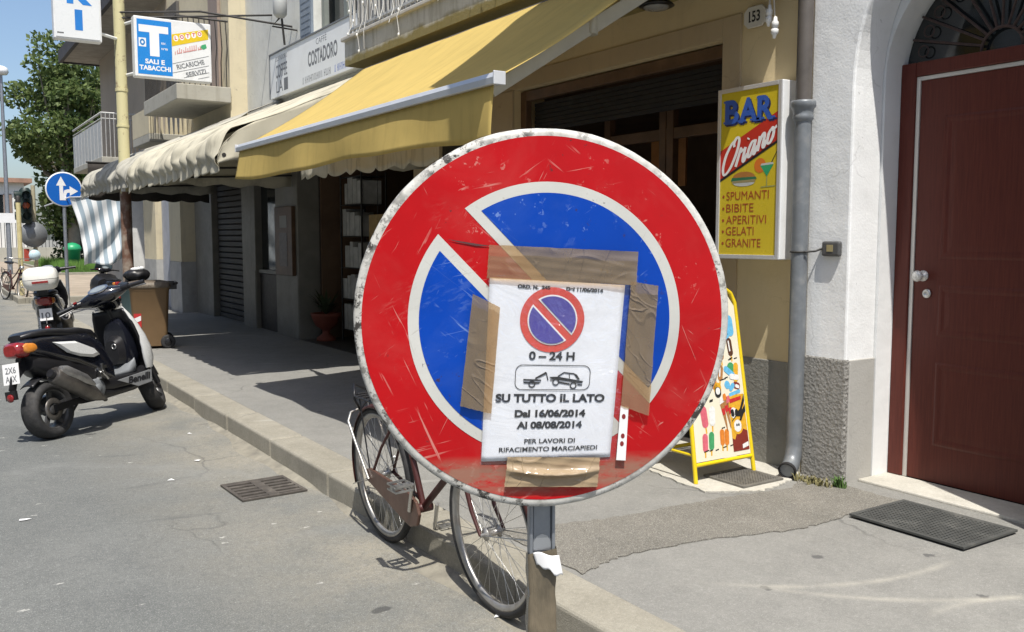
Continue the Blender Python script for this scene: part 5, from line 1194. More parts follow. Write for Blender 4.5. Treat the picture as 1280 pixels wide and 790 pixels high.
    for s_ in (-1, 1):
        q = MB()
        P = [(.845, .155, .90), (.905, .192, .78), (.955, .205, .62), (.985, .195, .5), (1.0, .185, .37), (1.045, .165, .36), (1.06, .15, .5), (1.045, .14, .65), (.98, .12, .80)]
        ed = [Vector((x, s_ * y, z)) for x, y, z in ((.84, .15, .915), (.865, .178, .85), (.905, .197, .76), (.945, .207, .66), (.975, .207, .56), (.995, .196, .46), (1.005, .18, .38))]
        q.loft([[p + Vector((.05 * w_ * math.cos(a), s_ * .022 * w_ * math.sin(a) - s_ * .005, 0)) for a in np.linspace(0, 2 * math.pi, 11)[:-1]] for p, w_ in zip(ed, (.15, .4, .65, .9, 1.15, 1.2, .8))])
        o_ = [(x, s_ * y, z) for x, y, z in P]; i_ = [(x + .008, s_ * (y + .014), z) for x, y, z in [(.5 * (a + .975), .5 * (b + .165), .5 * (c + .62)) for a, b, c in P]]
        q.loft([o_, i_], cap=False, smooth=False); q.add(i_, [tuple(range(len(i_)))]); B(q, 'shield_flash', light)
    q = MB(); q.loft([selems(x, z, w, h, 14, 3) for x, z, w, h in ((.80, .55, .06, .1), (.86, .56, .09, .13), (.9, .56, .1, .14))]); B(q, 'glove_box', M['black'])
    q = MB(); q.lathe((.80, -.03, .60), (-1, 0, 0), [(.016, 0), (.016, .006), (.024, .006), (.024, .0)], 14); B(q, 'ignition', M['chrome'])
    # steering group: fork, mudguard, headset, bars
    q = MB()
    for s_ in (-1, 1): q.tube([(WB + .01, s_ * .075, rw), (WB - .07, s_ * .075, .42), (WB - .13, s_ * .06, .55)], [.022, .026, .024], 10)
    q.tube([(WB - .13, 0, .5), (WB - .34, 0, .92)], .028, 10); B(q, 'fork', M['black'], steered=True)
    q = MB(); q.sheet(lambda u, v: (WB + (rw + .035) * math.cos(R(20 + 120 * u)), (-.075 + .15 * v), rw + (rw + .035 - .03 * (2 * v - 1) ** 2) * math.sin(R(20 + 120 * u))), 18, 8); B(q, 'front_mudguard', dark, steered=True, solid=.006)
    hx, hz = .81, 1.02
    q = MB(); q.loft([[(hx + dx, y, hz + dz + .0) for dx, dz in [(.062 * k * math.cos(a), .05 * k * math.sin(a)) for a in np.linspace(0, 2 * math.pi, 17)[:-1]]] for y, k in ((-.2, .45), (-.15, .85), (-.08, 1.3), (0, 1.4), (.08, 1.3), (.15, .85), (.2, .45))]); hd = B(q, 'headset', dark, steered=True)
    q = MB(); q.loft([selems(x, z, w, h, 14, 2.6) for x, z, w, h in ((.86, 1.01, .09, .06), (.93, .98, .1, .075), (.97, .96, .085, .06), (.985, .95, .05, .03))]); B(q, 'headlight', M['gloss_black'], hd, steered=True)
    q = MB(); e1 = Vector((-.62, 0, .8)).normalized(); cen = Vector((hx - .05, 0, hz + .06)); uu = Vector((0, 1, 0)); vv = Vector((.8, 0, .62)).normalized()
    q.add([cen + uu * .085 * math.cos(a) + vv * .05 * math.sin(a) for a in np.linspace(0, 2 * math.pi, 24)[:-1]], [tuple(range(23))]); 
    gz = B(q, 'gauge_bezel', M['chrome'], hd, steered=True, solid=.008)
    q = MB(); q.add([cen + e1 * .006 + uu * .066 * math.cos(a) + vv * .036 * math.sin(a) for a in np.linspace(0, 2 * math.pi, 24)[:-1]], [tuple(range(23))]); B(q, 'gauge_face', mat('gauge_face', (.2, .23, .25), .1, 0, .1, 20), gz, steered=True)
    for s_ in (-1, 1):
        q = MB(); q.tube([(hx - .02, s_ * .17, hz + .005), (hx - .04, s_ * .235, hz)], .026, 12); q.tube([(hx - .04, s_ * .235, hz), (hx - .06, s_ * .36, hz - .012)], .017, 12); B(q, 'grip', M['black'], hd, steered=True)
        q = MB(); q.tube([(hx + .02, s_ * .2, hz - .005), (hx + .0, s_ * .3, hz - .02), (hx - .02, s_ * .36, hz - .03)], .006, 6); B(q, 'brake_lever', alloy, hd, steered=True)
    q = MB()
    for s_ in (-1, 1): q.tube([(hx + .01, s_ * .2, hz), (hx + .08, s_ * .16, hz + .05), (hx + .12, s_ * .06, hz - .02), (.9, s_ * .02, .88)], .005, 6)
    B(q, 'cable', M['black'], hd, steered=True)
    q = MB(); q.box(hx - .07, hx - .045, .19, .215, hz + .015, hz + .03); B(q, 'switch', red, hd, steered=True)
    q = MB(); q.tube([(.5, .12, .25), (.46, .22, .12), (.44, .27, .02)], .011, 8); q.tube([(.44, .27, .02), (.40, .29, .012)], .014, 8); B(q, 'side_stand', M['black'])
    if top_box:
        q = MB(); q.loft([selems(z, 0, 0, 0, 4) for z in ()]) if False else None
        def rg(z, w, l, cx=-.30): return [(cx + l * math.copysign(abs(math.cos(a)) ** .55, math.cos(a)), w * math.copysign(abs(math.sin(a)) ** .55, math.sin(a)), z) for a in np.linspace(0, 2 * math.pi, 29)[:-1]]
        q.loft([rg(.84, .13, .13), rg(.86, .17, .16), rg(.93, .20, .19), rg(.972, .203, .193)]); tb = B(q, 'top_box', light)
        q = MB(); q.loft([rg(.978, .203, .193), rg(1.03, .2, .19), rg(1.09, .18, .17), rg(1.12, .13, .12), rg(1.125, .05, .05)]); B(q, 'lid', light, tb)
        q = MB(); q.loft([rg(.970, .2015, .1915), rg(.98, .2015, .1915)]); B(q, 'seam', M['black'], tb)
        q = MB(); q.box(-.505, -.49, -.09, .09, .93, .955); B(q, 'reflector', red, tb)
        q = MB(); q.box(-.38, -.13, -.06, .06, .80, .84); B(q, 'box_rack', M['black'])
    if screen:
        def ws(u, v): y = (2 * u - 1) * (.23 - .05 * v); return (.99 - .12 * v - .1 * (2 * u - 1) ** 2, y, 1.0 + .45 * v)
        q = MB(); q.sheet(ws, 12, 8); t = M.setdefault('tinted_screen', mat('tinted_screen', (.10, .14, .16), .1, 0, .1, 4)); B(q, 'windscreen', t, solid=.004)
        q = MB(); q.loft([selems(x, z, w, h, 14, 3) for x, z, w, h in ((.45, .6, .28, .2), (.7, .65, .33, .28), (.95, .6, .3, .25))]); B(q, 'leg_cover', M['black'])
    return sc_
pearl = mat('silver_white_paint', (.66, .67, .66), .25, .1, .04, 6, coat=.4)
silver = mat('silver_skirt', (.30, .31, .32), .35, .35, .06, 10)
GS = 'scooters parked along the street'
build_scooter((.79, 7.46, 0), 41, -10, 32, 'black and white scooter lettered along its side skirt, parked closest to the kerb corner', GS, pearl, M['gloss_black'], silver, squat=.97)
build_scooter((1.42, 13.0, 0), 80, -5, 18, 'dark scooter with a white top box behind its seat', GS, mat('cream_white_paint', (.74, .73, .68), .3, 0, .04, 6, coat=.3), M['gloss_black'], M['black'], top_box=True, writing=False)
build_scooter((3.3, 19.75, 0), 100, 4, 0, 'black moped with a tall tinted windscreen beyond the brown wheelie bin', GS, M['gloss_black'], M['gloss_black'], M['black'], writing=False, screen=True, scale=.8)
# ---------------- bins, boards, mats, litter ----------------
def wheelie_bin(loc, rot, label, body_m, lid_m, sticker, scale=1.):
    b = thing('wheelie_bin', label, 'bin', loc, (0, 0, R(rot)), 'wheelie bins on the pavement'); b.scale = (scale,) * 3
    def rr(w, d, z, y0=0, n=7, r=.05): 
        out = []
        for cx_, cy_, a0 in ((w - r, d - r, 0), (-w + r, d - r, 90), (-w + r, -d + r, 180), (w - r, -d + r, 270)): out += [(cx_ + r * math.cos(R(a0 + k * 90 / (n - 1))), y0 + cy_ + r * math.sin(R(a0 + k * 90 / (n - 1))), z) for k in range(n)]
        return out
    q = MB(); q.loft([rr(.19, .22, .04), rr(.2, .235, .3), rr(.225, .265, .84), rr(.235, .275, .86), rr(.24, .28, .9)]); bd = q.build('bin_body', body_m, b, local=True)
    q = MB(); q.loft([rr(.25, .29, .885), rr(.255, .295, .9), rr(.255, .295, .925), rr(.235, .27, .96), rr(.12, .16, .985), rr(.02, .03, .99)]); q.build('lid', lid_m, b, local=True)
    q = MB(); q.tube([(-.22, .31, .93), (-.2, .37, .945), (.2, .37, .945), (.22, .31, .93)], .02, 8); q.box(-.22, -.16, .25, .37, .86, .96); q.box(.16, .22, .25, .37, .86, .96); q.build('handle', M['black'], b, local=True, bevel=.008)
    for s_ in (-1, 1):
        q = MB(); q.lathe((s_ * .2 - .03, .23, .10), (1, 0, 0), [(0, 0), (.06, 0), (.08, .005), (.1, .01), (.1, .05), (.08, .055), (0, .055)], 24); w = q.build('wheel', M['rubber'], b, local=True)
        q = MB(); q.lathe((s_ * .2 + (.026 if s_ > 0 else -.032), .23, .10), (1, 0, 0), [(0, 0), (.045, 0), (.05, .003), (.045, .006), (0, .006)], 18); q.build('hubcap', M['black'], w, local=True)
    if sticker:
        for s_ in (-1,):
            for k, mm in enumerate((mat('sticker_red', (.5, .03, .03), .5), M['white_plain'])):
                q = MB(); zc = .42; o_ = Vector((.2135, -.17, zc))
                pts = [(-.05, -.1), (.05, -.1), (.05, .1), (-.05, .1)] if k == 0 else [(-.045, -.04), (.045, .0), (.045, .07), (-.045, .03)]
                q.add([o_ + Vector((.004 + .003 * k + y * .047, x, y)) for x, y in pts], [(0, 1, 2, 3)]); q.build('warning_sticker', mm, bd, local=True)
    return b
brown = mat('brown_plastic', (.15, .092, .042), .5, 0, .08, 5, .05, 30, dirt=(.11, .075, .04), da=.4)
lid_b = mat('dusty_brown_lid', (.09, .07, .05), .6, 0, .3, 9, .1, 30, dirt=(.38, .33, .26), da=.9)
wheelie_bin((2.36, 11.72, .14), -100, 'brown wheelie bin with a dusty lid at the pavement edge behind the scooter', brown, lid_b, True, .84)
wheelie_bin((2.42, 12.5, .14), -80, 'grey-green wheelie bin behind the brown one, a tied bag on its lid', mat('grey_green_plastic', (.09, .15, .15), .5, 0, .1, 6), mat('dark_lid', (.02, .022, .024), .45, 0, .2, 8), False, .8)
bg_ = thing('rubbish_bag', 'black rubbish bag with a white knot lying on the grey-green bin', 'bag', (2.38, 12.5, .925))
def bagf(u, v):
    a = 2 * math.pi * u; t_ = v * math.pi; rr = 1 + .14 * nz(math.cos(a) * 2, math.sin(a) * 2, v * 3, 1.1) + .05 * math.sin(a * 7 + v * 3)
    return (2.38 + .16 * rr * math.sin(t_) * math.cos(a), 12.5 + .14 * rr * math.sin(t_) * math.sin(a), 1.005 - .08 * math.cos(t_) * rr - (.0))
q = MB(); q.sheet(bagf, 32, 14); q.build('bag', M['black'], bg_)
q = MB(); q.ell((2.35, 12.47, 1.08), (.06, .05, .025), 10, 6); q.ell((2.42, 12.48, 1.09), (.05, .04, .03), 10, 6); q.build('knot', M['white'], bg_)

# A-board with ice creams
ab = thing('ice_cream_board', 'yellow tubular pavement board showing ice creams, by the bar entrance', 'board', (3.74, 3.62, .145))
fy = mat('yellow_enamel', (.72, .53, .01), .35, 0, .04, 8, coat=.2)
Bx0, Bx1, By0 = 3.515, 3.975, 3.53; TH = 1.20; LE = .17
def fp(u, z, o=0): return Vector((Bx0 + u * (Bx1 - Bx0) + 0, By0 + LE * (z - .15) / (TH - .15) - o, z))
taper = .055
def lp(u, z, o=0):
    f = (z - .15) / (TH - .15); w0, w1 = taper * f, 1 - taper * f; return fp(w0 + (w1 - w0) * u, z, o)
q = MB(); arc = [lp(0, .15), lp(0, .6), lp(0, 1.12), lp(.06, 1.175), lp(.16, 1.20), lp(.84, 1.20), lp(.94, 1.175), lp(1, 1.12), lp(1, .6), lp(1, .15)]
q.tube(arc, .0125, 10); q.tube([lp(0, .245), lp(1, .245)], .0115, 8); q.build('front_frame', fy, ab)
q = MB(); off = Vector((0, .62, 0))
def bp_(p): d = p.z - .15; return Vector((p.x, By0 + LE + .03 + .24 * (1 - (p.z - .15) / (TH - .15)), p.z))
q.tube([bp_(p) for p in arc], .0125, 10); q.tube([bp_(lp(0, .245)), bp_(lp(1, .245))], .0115, 8)
for u in (0, 1): q.tube([lp(u, .3), bp_(lp(u, .3))], .008, 6)
q.build('rear_frame', fy, ab)
def bpl(q, uz, o, mi=0): q.add([lp(u, z, o) for u, z in uz], [tuple(range(len(uz)))], mi)
t = NT('printed_cream_panel'); t.set(.3); t.color(t.mix(t.ramp(t.noise(4, 3), .3, .7), (.72, .66, .5), (.74, .7, .58)))
q = MB(); bpl(q, [(.03, .26), (.97, .26), (.97, 1.1), (.85, 1.17), (.15, 1.17), (.03, 1.1)], .002); q.build('poster', t.m, ab, solid=.004)
cm = [mat('print_%s' % n, c, .35, 0, .15, 60) for n, c in (('choc', (.09, .035, .02)), ('pink', (.6, .13, .17)), ('green', (.06, .3, .12)), ('orange', (.62, .2, .03)), ('gold', (.66, .36, .03)), ('white', (.72, .72, .7)), ('sky', (.13, .42, .66)), ('red', (.5, .03, .03)), ('maroon', (.2, .03, .02)), ('black', (.02, .02, .02)), ('caramel', (.36, .17, .06)))]
q = MB()
def capsule(u, z, w, h, tilt, mi, o=.0055, stick=False):
    pts = [(w * math.cos(a), (h - w) * (1 if math.sin(a) >= 0 else -1) + w * math.sin(a)) for a in np.linspace(0, 2 * math.pi, 19)[:-1]]
    if not stick is False and stick: pts = pts
    c, s_ = math.cos(R(tilt)), math.sin(R(tilt)); k = Bx1 - Bx0
    bpl(q, [(u + (x * c - y * s_) / k, z + x * s_ + y * c) for x, y in pts], o, mi)
def popsicle(u, z, w, h, tilt, mi):
    s_, c = math.sin(R(tilt)), math.cos(R(tilt)); capsule(u + s_ * (h * 1.15) / (Bx1 - Bx0), z - c * h * 1.15, .006, .025, tilt, 4, .0045); capsule(u, z, w, h, tilt, mi); capsule(u - .012, z + .006, w * .25, h * .6, tilt, 5 if mi in (0, 10) else mi, .0062)
for a in ((.2, .36, .021, .05, -4, 1), (.31, .365, .021, .05, -6, 2), (.5, .375, .018, .045, -3, 3), (.58, .372, .018, .045, -5, 3), (.22, .50, .026, .06, 6, 1), (.36, .50, .024, .055, -4, 5), (.62, .845, .024, .045, 3, 10), (.80, .87, .022, .052, 6, 0), (.58, .73, .02, .045, -12, 10), (.4, .88, .022, .05, 4, 0), (.3, .75, .022, .045, -8, 1), (.45, .68, .02, .04, 6, 3), (.2, .86, .022, .05, -4, 4)): popsicle(*a)
for u, z, mi in ((.56, .47, 5), (.62, .485, 3), (.68, .47, 1)):
    k = Bx1 - Bx0; bpl(q, [(u - .045, z + .085), (u + .03, z + .1), (u + .055, z - .065), (u + .045, z - .07)], .0055, 10); bpl(q, [(u - .05, z + .085), (u + .035, z + .1), (u + .0, z + .13), (u - .04, z + .125)], .0062, mi); bpl(q, [(u - .03, z + .06), (u + .03, z + .065), (u + .04, z + .03), (u - .012, z + .025)], .0063, 7)
capsule(.8, .735, .03, .052, 30, 2, .0058); capsule(.86, .725, .02, .055, -10, 4, .0062); capsule(.74, .73, .018, .05, 55, 6, .0064); capsule(.82, .70, .016, .04, 80, 5, .0066)
capsule(.5, .645, .03, .035, 0, 4, .0055); capsule(.5, .625, .026, .03, 0, 9, .006); capsule(.5, .632, .018, .02, 0, 5, .0065)
capsule(.68, .66, .022, .024, 40, 6, .0056); capsule(.76, .645, .015, .028, -50, 6, .006); capsule(.85, .65, .02, .03, 70, 8, .0058); capsule(.86, .645, .01, .018, 70, 5, .0064); capsule(.80, .61, .01, .05, 100, 6, .0058)
capsule(.16, .62, .05, .055, 0, 7, .0052); capsule(.17, .615, .035, .04, 0, 3, .0058)
capsule(.72, 1.02, .05, .11, 4, 6, .0055); capsule(.75, 1.01, .016, .09, -6, 5, .0062); capsule(.66, 1.0, .012, .08, 12, 5, .0064); capsule(.84, .99, .03, .06, 4, 6, .0058); capsule(.3, 1.03, .05, .09, 0, 7, .0055)
r_ = random.Random(8)
for i in range(26):
    u, z = r_.uniform(.08, .9), r_.choice((.31, .42, .575, .69, .80, .94)) + r_.uniform(-.008, .008); 
    if not (u > .64 and z < .6): bpl(q, [(u, z), (u + .06, z + .004), (u + .06, z + .010), (u, z + .006)], .0057, 9)
q.build('ice_cream_pictures', cm, ab)
q = MB(); bpl(q, [(.675, .285), (.955, .285), (.955, .60), (.675, .60)], .0056, 4); bpl(q, [(.675, .285), (.955, .285), (.955, .39), (.8, .42), (.72, .35), (.675, .36)], .0062, 8); bpl(q, [(.69, .555), (.90, .57), (.90, .59), (.69, .578)], .0068, 7)
capsule(.79, .425, .042, .048, 0, 4, .0066); capsule(.79, .425, .03, .034, 0, 5, .007); capsule(.775, .43, .006, .008, 0, 9, .0075); capsule(.81, .43, .006, .008, 0, 9, .0075); capsule(.72, .50, .014, .022, 10, 9, .007); capsule(.79, .5, .013, .02, -10, 9, .007); capsule(.74, .5, .024, .03, 0, 5, .0066)
bpl(q, [(.955, .60), (.955, .56), (.9, .52), (.87, .475), (.78, .48), (.70, .46), (.69, .45), (.80, .50), (.86, .52)], .0078, 9); bpl(q, [(.955, .54), (.88, .505), (.83, .455), (.86, .45), (.92, .49), (.955, .5)], .0079, 9); bpl(q, [(.84, .295), (.945, .305), (.945, .33), (.84, .318)], .0072, 5)
q.build('advert_panel', cm, ab)
# entrance grating and door mat
def grating(name, label, cat, x0, x1, y0, y1, z, m, step, w, bars='x', rot=0., fr=.02, group=None):
    t_ = thing(name, label, cat, ((x0 + x1) / 2, (y0 + y1) / 2, z), (0, 0, R(rot)), group); hx, hy = (x1 - x0) / 2, (y1 - y0) / 2
    q = MB(); q.box(-hx, hx, -hy, -hy + fr, 0, .012); q.box(-hx, hx, hy - fr, hy, 0, .012); q.box(-hx, -hx + fr, -hy + fr + .0005, hy - fr - .0005, 0, .012); q.box(hx - fr, hx, -hy + fr + .0005, hy - fr - .0005, 0, .012); q.build('frame', m, t_, local=True, bevel=.002)
    q = MB(); y = -hy + fr + step / 2
    while y < hy - fr: q.box(-hx + fr + .001, hx - fr - .001, y - w / 2, y + w / 2, .001, .0105); y += step
    q.build('bars', m, t_, local=True)
    if bars == 'xy':
        q = MB(); x = -hx + fr + step / 2
        while x < hx - fr: q.box(x - w / 2, x + w / 2, -hy + fr + .001, hy - fr - .001, .0015, .0112); x += step
        q.build('cross_bars', m, t_, local=True)
    q = MB(); q.box(-hx + fr, hx - fr, -hy + fr, hy - fr, .0002, .0008); q.build('pit', M['dark'], t_, local=True)
    return t_
matm = mat('worn_rubber_mat', (.06, .062, .058), .75, 0, .2, 8, .2, 50, dirt=(.16, .155, .14), da=.6, ds=8)
grating('door_mat', 'dark ribbed rubber door mat before the maroon door', 'mat', 3.73, 4.168, 2.13, 2.71, .1495, matm, .022, .011, 'xy', 0, .022)
grating('floor_grating', 'small iron floor grating under the ice cream board', 'grating', 3.66, 3.98, 3.32, 3.62, .150, mat('worn_iron', (.2, .19, .17), .6, .5, .2, 20), .02, .008, 'xy')
dg = grating('drain_grate', 'rusty iron drain grate with broken slots set in the asphalt by the kerb', 'drain', 1.47, 1.86, 5.05, 5.45, .0015, mat('rusty_drain', (.085, .075, .065), .8, .2, .25, 16, .3, 60, dirt=(.22, .2, .17), da=.6, ds=9), .062, .032, rot=2)
q = MB(); q.box(-.03, .03, -.18, .18, .0015, .0118); q.build('spine', dg.children[0].data.materials[0], dg, local=True)
# weeds at the plinth
wd = thing('weed', 'dry yellow-green weed growing at the foot of the drainpipe', 'plant', (4.1, 3.2, .14), group='weeds along the plinth')
def weed(t_, n, spread, h, m, seed):
    r = random.Random(seed); q = MB()
    for i in range(n):
        a = r.uniform(0, 6.28); d = r.uniform(0, spread); x, y = d * math.cos(a) * .45 - .02, d * math.sin(a); L = r.uniform(.3, 1) * h; dx, dy = r.uniform(-.6, .6) * L, r.uniform(-.6, .6) * L; w = r.uniform(.0025, .006)
        p = [(x, y, 0), (x + dx * .4, y + dy * .4, L * .7), (x + dx, y + dy, L * .9)]
        q.add([(p[0][0] - w, p[0][1], 0), (p[0][0] + w, p[0][1], 0), (p[1][0] + w * 1.4, p[1][1], p[1][2]), (p[1][0] - w * 1.4, p[1][1], p[1][2]), p[2]], [(0, 1, 2, 3), (3, 2, 4)])
    q.build('leaves', m, t_, local=True)
weed(wd, 110, .12, .055, mat('dry_weed', (.19, .17, .075), .8, 0, .3, 30), 2)
w2 = thing('weed', 'fresh green weed at the corner of the plinth beside the threshold', 'plant', (4.15, 3.07, .14), group='weeds along the plinth'); weed(w2, 60, .045, .075, mat('green_weed', (.07, .13, .03), .8, 0, .3, 30), 3)
# litter
r = random.Random(12)
for i, (x, y, z) in enumerate(((1.68, 7.05, 0), (1.52, 6.15, 0), (1.25, 5.75, 0), (.42, 5.35, 0), (2.4, 5.0, .142), (1.86, 2.94, 0))):
    q = MB(); s_ = .014
    q.add([(x + r.uniform(-1, 1) * s_ * 1.3 + dx * s_ * 1.5, y + dy * s_, z + .004 + r.uniform(0, .006)) for dx, dy in ((-1, -.6), (.2, -1), (1, 0), (.3, 1), (-.8, .7))] , [(0, 1, 2, 3, 4)])
    lab = ('white paper scrap on the asphalt beside the scooter front wheel', 'white paper scrap in the gutter between scooter and drain grate', 'tiny white scrap on the open road below the scooter', 'white scrap lying alone in the middle of the road', 'white scrap on the pavement near the bicycle', 'crumpled white scrap under the bicycle front wheel')[i]
    tag(q.build('paper_scrap', M['white_plain'], solid=.001), lab, 'litter', 'paper scraps on the ground')
# shop front under the cream awning: notice case, plant pot, display rack
nc = thing('menu_case', 'dark wall case with small papers on the shadowed shop pier', 'case', (4.17, 11.95, .98))
q = MB(); q.box(F - .06, F - .006, 11.62, 12.3, .98, 1.9); q.build('case', M['wood'], nc, bevel=.006)
q = MB(); q.box(F - .063, F - .061, 11.8, 12.08, 1.62, 1.78); q.build('paper', mat('grey_paper', (.3, .3, .29), .7), nc)
q = MB(); q.box(F - .063, F - .061, 11.8, 12.1, 1.1, 1.55); q.build('photograph', mat('dim_print', (.07, .05, .045), .4, 0, .5, 14), nc)
pp = thing('potted_plant', 'leafy plant in a red urn in the dark shop entrance', 'plant', (4.45, 11.25, .14))
q = MB(); q.lathe((4.45, 11.25, .143), (0, 0, 1), [(0, 0), (.13, 0), (.12, .04), (.05, .09), (.05, .14), (.14, .2), (.19, .32), (.2, .36), (.17, .36), (.15, .3), (0, .3)], 20); q.build('urn', mat('terracotta_red', (.2, .05, .03), .7), pp)
q = MB(); r = random.Random(4)
for i in range(60):
    a = r.uniform(0, 6.28); L = r.uniform(.15, .4); e = Vector((4.45 + math.cos(a) * L * .6, 11.25 + math.sin(a) * L * .6, .48 + L * r.uniform(.3, 1))); b_ = Vector((4.45, 11.25, .48)); m_ = b_.lerp(e, .6) + Vector((0, 0, .04)); s_ = Vector((-math.sin(a), math.cos(a), 0)) * .02
    q.add([b_, m_ + s_, e, m_ - s_], [(0, 1, 2, 3)])
q.build('foliage', mat('dark_leaves', (.04, .06, .025), .7), pp)
rk = thing('display_rack', 'tall wire rack of white packets inside the shadowed shop', 'rack', (4.75, 10.8, .14))
q = MB()
for y in (10.45, 11.1): q.tube([(4.62, y, .145), (4.62, y, 2.3)], .012, 6); q.tube([(4.95, y, .145), (4.95, y, 2.3)], .012, 6)
for z in (.3, .7, 1.1, 1.5, 1.9, 2.25): q.tube([(4.62, 10.45, z), (4.62, 11.1, z)], .008, 6); q.box(4.62, 4.95, 10.45, 11.1, z - .006, z)
q.build('rack_frame', M['iron'], rk)
q = MB(); r = random.Random(6)
for z in (.302, .702, 1.102, 1.502, 1.902):
    y = 10.47
    while y < 11.0: w = r.uniform(.08, .16); q.box(4.64, 4.9, y, y + w, z, z + r.uniform(.22, .36)); y += w + .012
q.build('packets', mat('white_packets', (.42, .42, .4), .6, 0, .3, 5), rk)
pc = thing('price_card', 'yellow hand lettered price card in the dark shop window', 'card', (4.3, 9.7, 1.3))
q = MB(); q.box(4.4, 4.41, 9.35, 9.75, 1.3, 1.75); q.build('card', mat('dull_card', (.3, .2, .07), .7, 0, .3, 9), pc); q = MB(); q.tube([(4.42, 9.55, 1.75), (4.42, 9.55, 2.8)], .004, 5); q.build('string', M['ink'], pc)

# ---------------- far end of the street ----------------
def round_sign(loc, name, label, face, rim, z, post_h, r=.3, ang=0.):
    s_ = thing(name, label, 'road sign', (loc[0], loc[1], loc[2]), (0, 0, R(ang))); q = MB()
    q.tube([(0, .035, 0), (0, .035, post_h)], .03, 12); q.build('post', M['steel'], s_, local=True)
    q = MB(); q.lathe((0, 0, z), (0, -1, 0), [(0, -.012), (r, -.012), (r, .0), (r * .985, .004), (0, .004)], 40); q.build('plate', rim, s_, local=True)
    q = MB(); q.add([(r * .93 * math.cos(a), -.0055, z + r * .93 * math.sin(a)) for a in np.linspace(0, 2 * math.pi, 41)[:-1]], [tuple(range(40))]); q.build('face', face, s_, local=True)
    return s_
blue_face = mat('mandatory_blue', (.01, .12, .48), .35, 0, .05, 5)
sg = round_sign((2.2, 17.6, .14), 'arrow_sign', 'round blue sign with white arrows pointing ahead and to one side', blue_face, M['white'], 2.18, 2.52, .3, 6)
q = MB(); zc = 2.18
def ap(pts): q.add([(x, -.0075, zc + z) for x, z in pts], [tuple(range(len(pts)))])
ap([(-.075, -.19), (-.015, -.19), (-.015, .06), (-.075, .06)]); ap([(-.125, .06), (.035, .06), (-.045, .22)]); ap([(-.0145, -.19), (-.0145, -.08), (.0, -.02), (.05, .0), (.09, .0), (.09, -.055), (.05, -.06), (.03, -.1), (.03, -.19)][:9]); ap([(.09, .055), (.09, -.11), (.225, -.03)])
q.build('arrows', M['white_plain'], sg, local=True)
# traffic light with the back of a round sign on its pole
tl = thing('traffic_light', 'dark traffic light with an amber lens above the back of a grey round sign', 'traffic light', (2.46, 25.2, .12))
q = MB(); q.tube([(2.46, 25.2, .12), (2.46, 25.2, 2.75)], .05, 10); q.build('pole', mat('dull_yellow_pole', (.42, .38, .26), .6, 0, .2, 8), tl)
q = MB(); q.loft([[(2.28 + .13 * math.cos(a) * k, 25.1 + .12 * math.sin(a) * k, z) for a in np.linspace(0, 2 * math.pi, 13)[:-1]] for z, k in ((1.82, .7), (1.86, 1), (2.62, 1), (2.68, .6))])
for z in (2.0, 2.25, 2.5): q.lathe((2.28, 25.0, z), (0, -1, 0), [(.09, 0), (.1, .02), (.1, .13)], 14); q.lathe((2.19, 25.1, z), (-1, 0, 0), [(.09, 0), (.1, .02), (.1, .15)], 14)
q.build('signal_head', mat('dark_green_housing', (.015, .03, .026), .5), tl)
q = MB(); q.lathe((2.28, 24.985, 2.25), (0, -1, 0), [(0, .012), (.08, .0)], 14); q.build('amber_lens', mat('amber_lens', (.62, .12, .04), .3), tl)
q = MB(); q.lathe((2.42, 25.1, 1.55), (0, -1, 0), [(0, 0), (.31, 0), (.31, .012), (0, .014)], 32); q.build('sign_back', mat('zinc_back', (.22, .235, .25), .5, .4, .1, 6), tl)
q = MB(); q.lathe((2.42, 25.04, 1.05), (0, -1, 0), [(0, 0), (.13, 0), (.13, .012), (0, .014)], 24); q.build('small_disc', mat('pale_blue_disc', (.5, .66, .74), .3), tl)
q = MB(); q.box(2.2, 2.32, 25.15, 25.17, .9, 1.2); q.build('red_panel', mat('red_panel', (.35, .05, .03), .6), tl)
yp = thing('yellow_bollard_post', 'slim pale yellow post with the bicycle leaning beside it', 'post', (1.98, 24.3, 0)); q = MB(); q.tube([(2.05, 24.3, .12), (2.05, 24.3, 2.3)], .055, 10); q.build('post', mat('pale_yellow_paint', (.55, .48, .25), .6, 0, .15, 8), yp); q = MB(); q.lathe((2.05, 24.3, 2.3), (0, 0, 1), [(.06, 0), (.06, .12), (.03, .16), (0, .16)], 10); q.build('cap', M['iron'], yp)
build_bicycle((1.72, 24.7, 0), -75, -4, 'small dark bicycle leaning on the slim yellow post far down the street')
lp_ = thing('street_lamp', 'tall grey street lamp with a pale globe beyond the traffic light', 'street lamp', (2.85, 38, .12)); q = MB(); q.tube([(2.85, 38, .12), (2.85, 38, 2), (2.85, 38, 7.3)], [.09, .08, .05], 10); q.build('post', M['steel'], lp_); q = MB(); q.lathe((2.85, 38, 7.3), (0, 0, 1), [(0, 0), (.2, .02), (.26, .12), (.22, .26), (.1, .32), (0, .33)], 16); q.build('lamp_globe', M['white'], lp_)
q = MB(); q.tube([(2.6, 38, 2.1), (2.2, 38, 2.1)], .03, 6); q.box(2.15, 3.3, 37.9, 37.94, 2.0, 2.35); q.build('street_name_plate', M['white'], lp_)
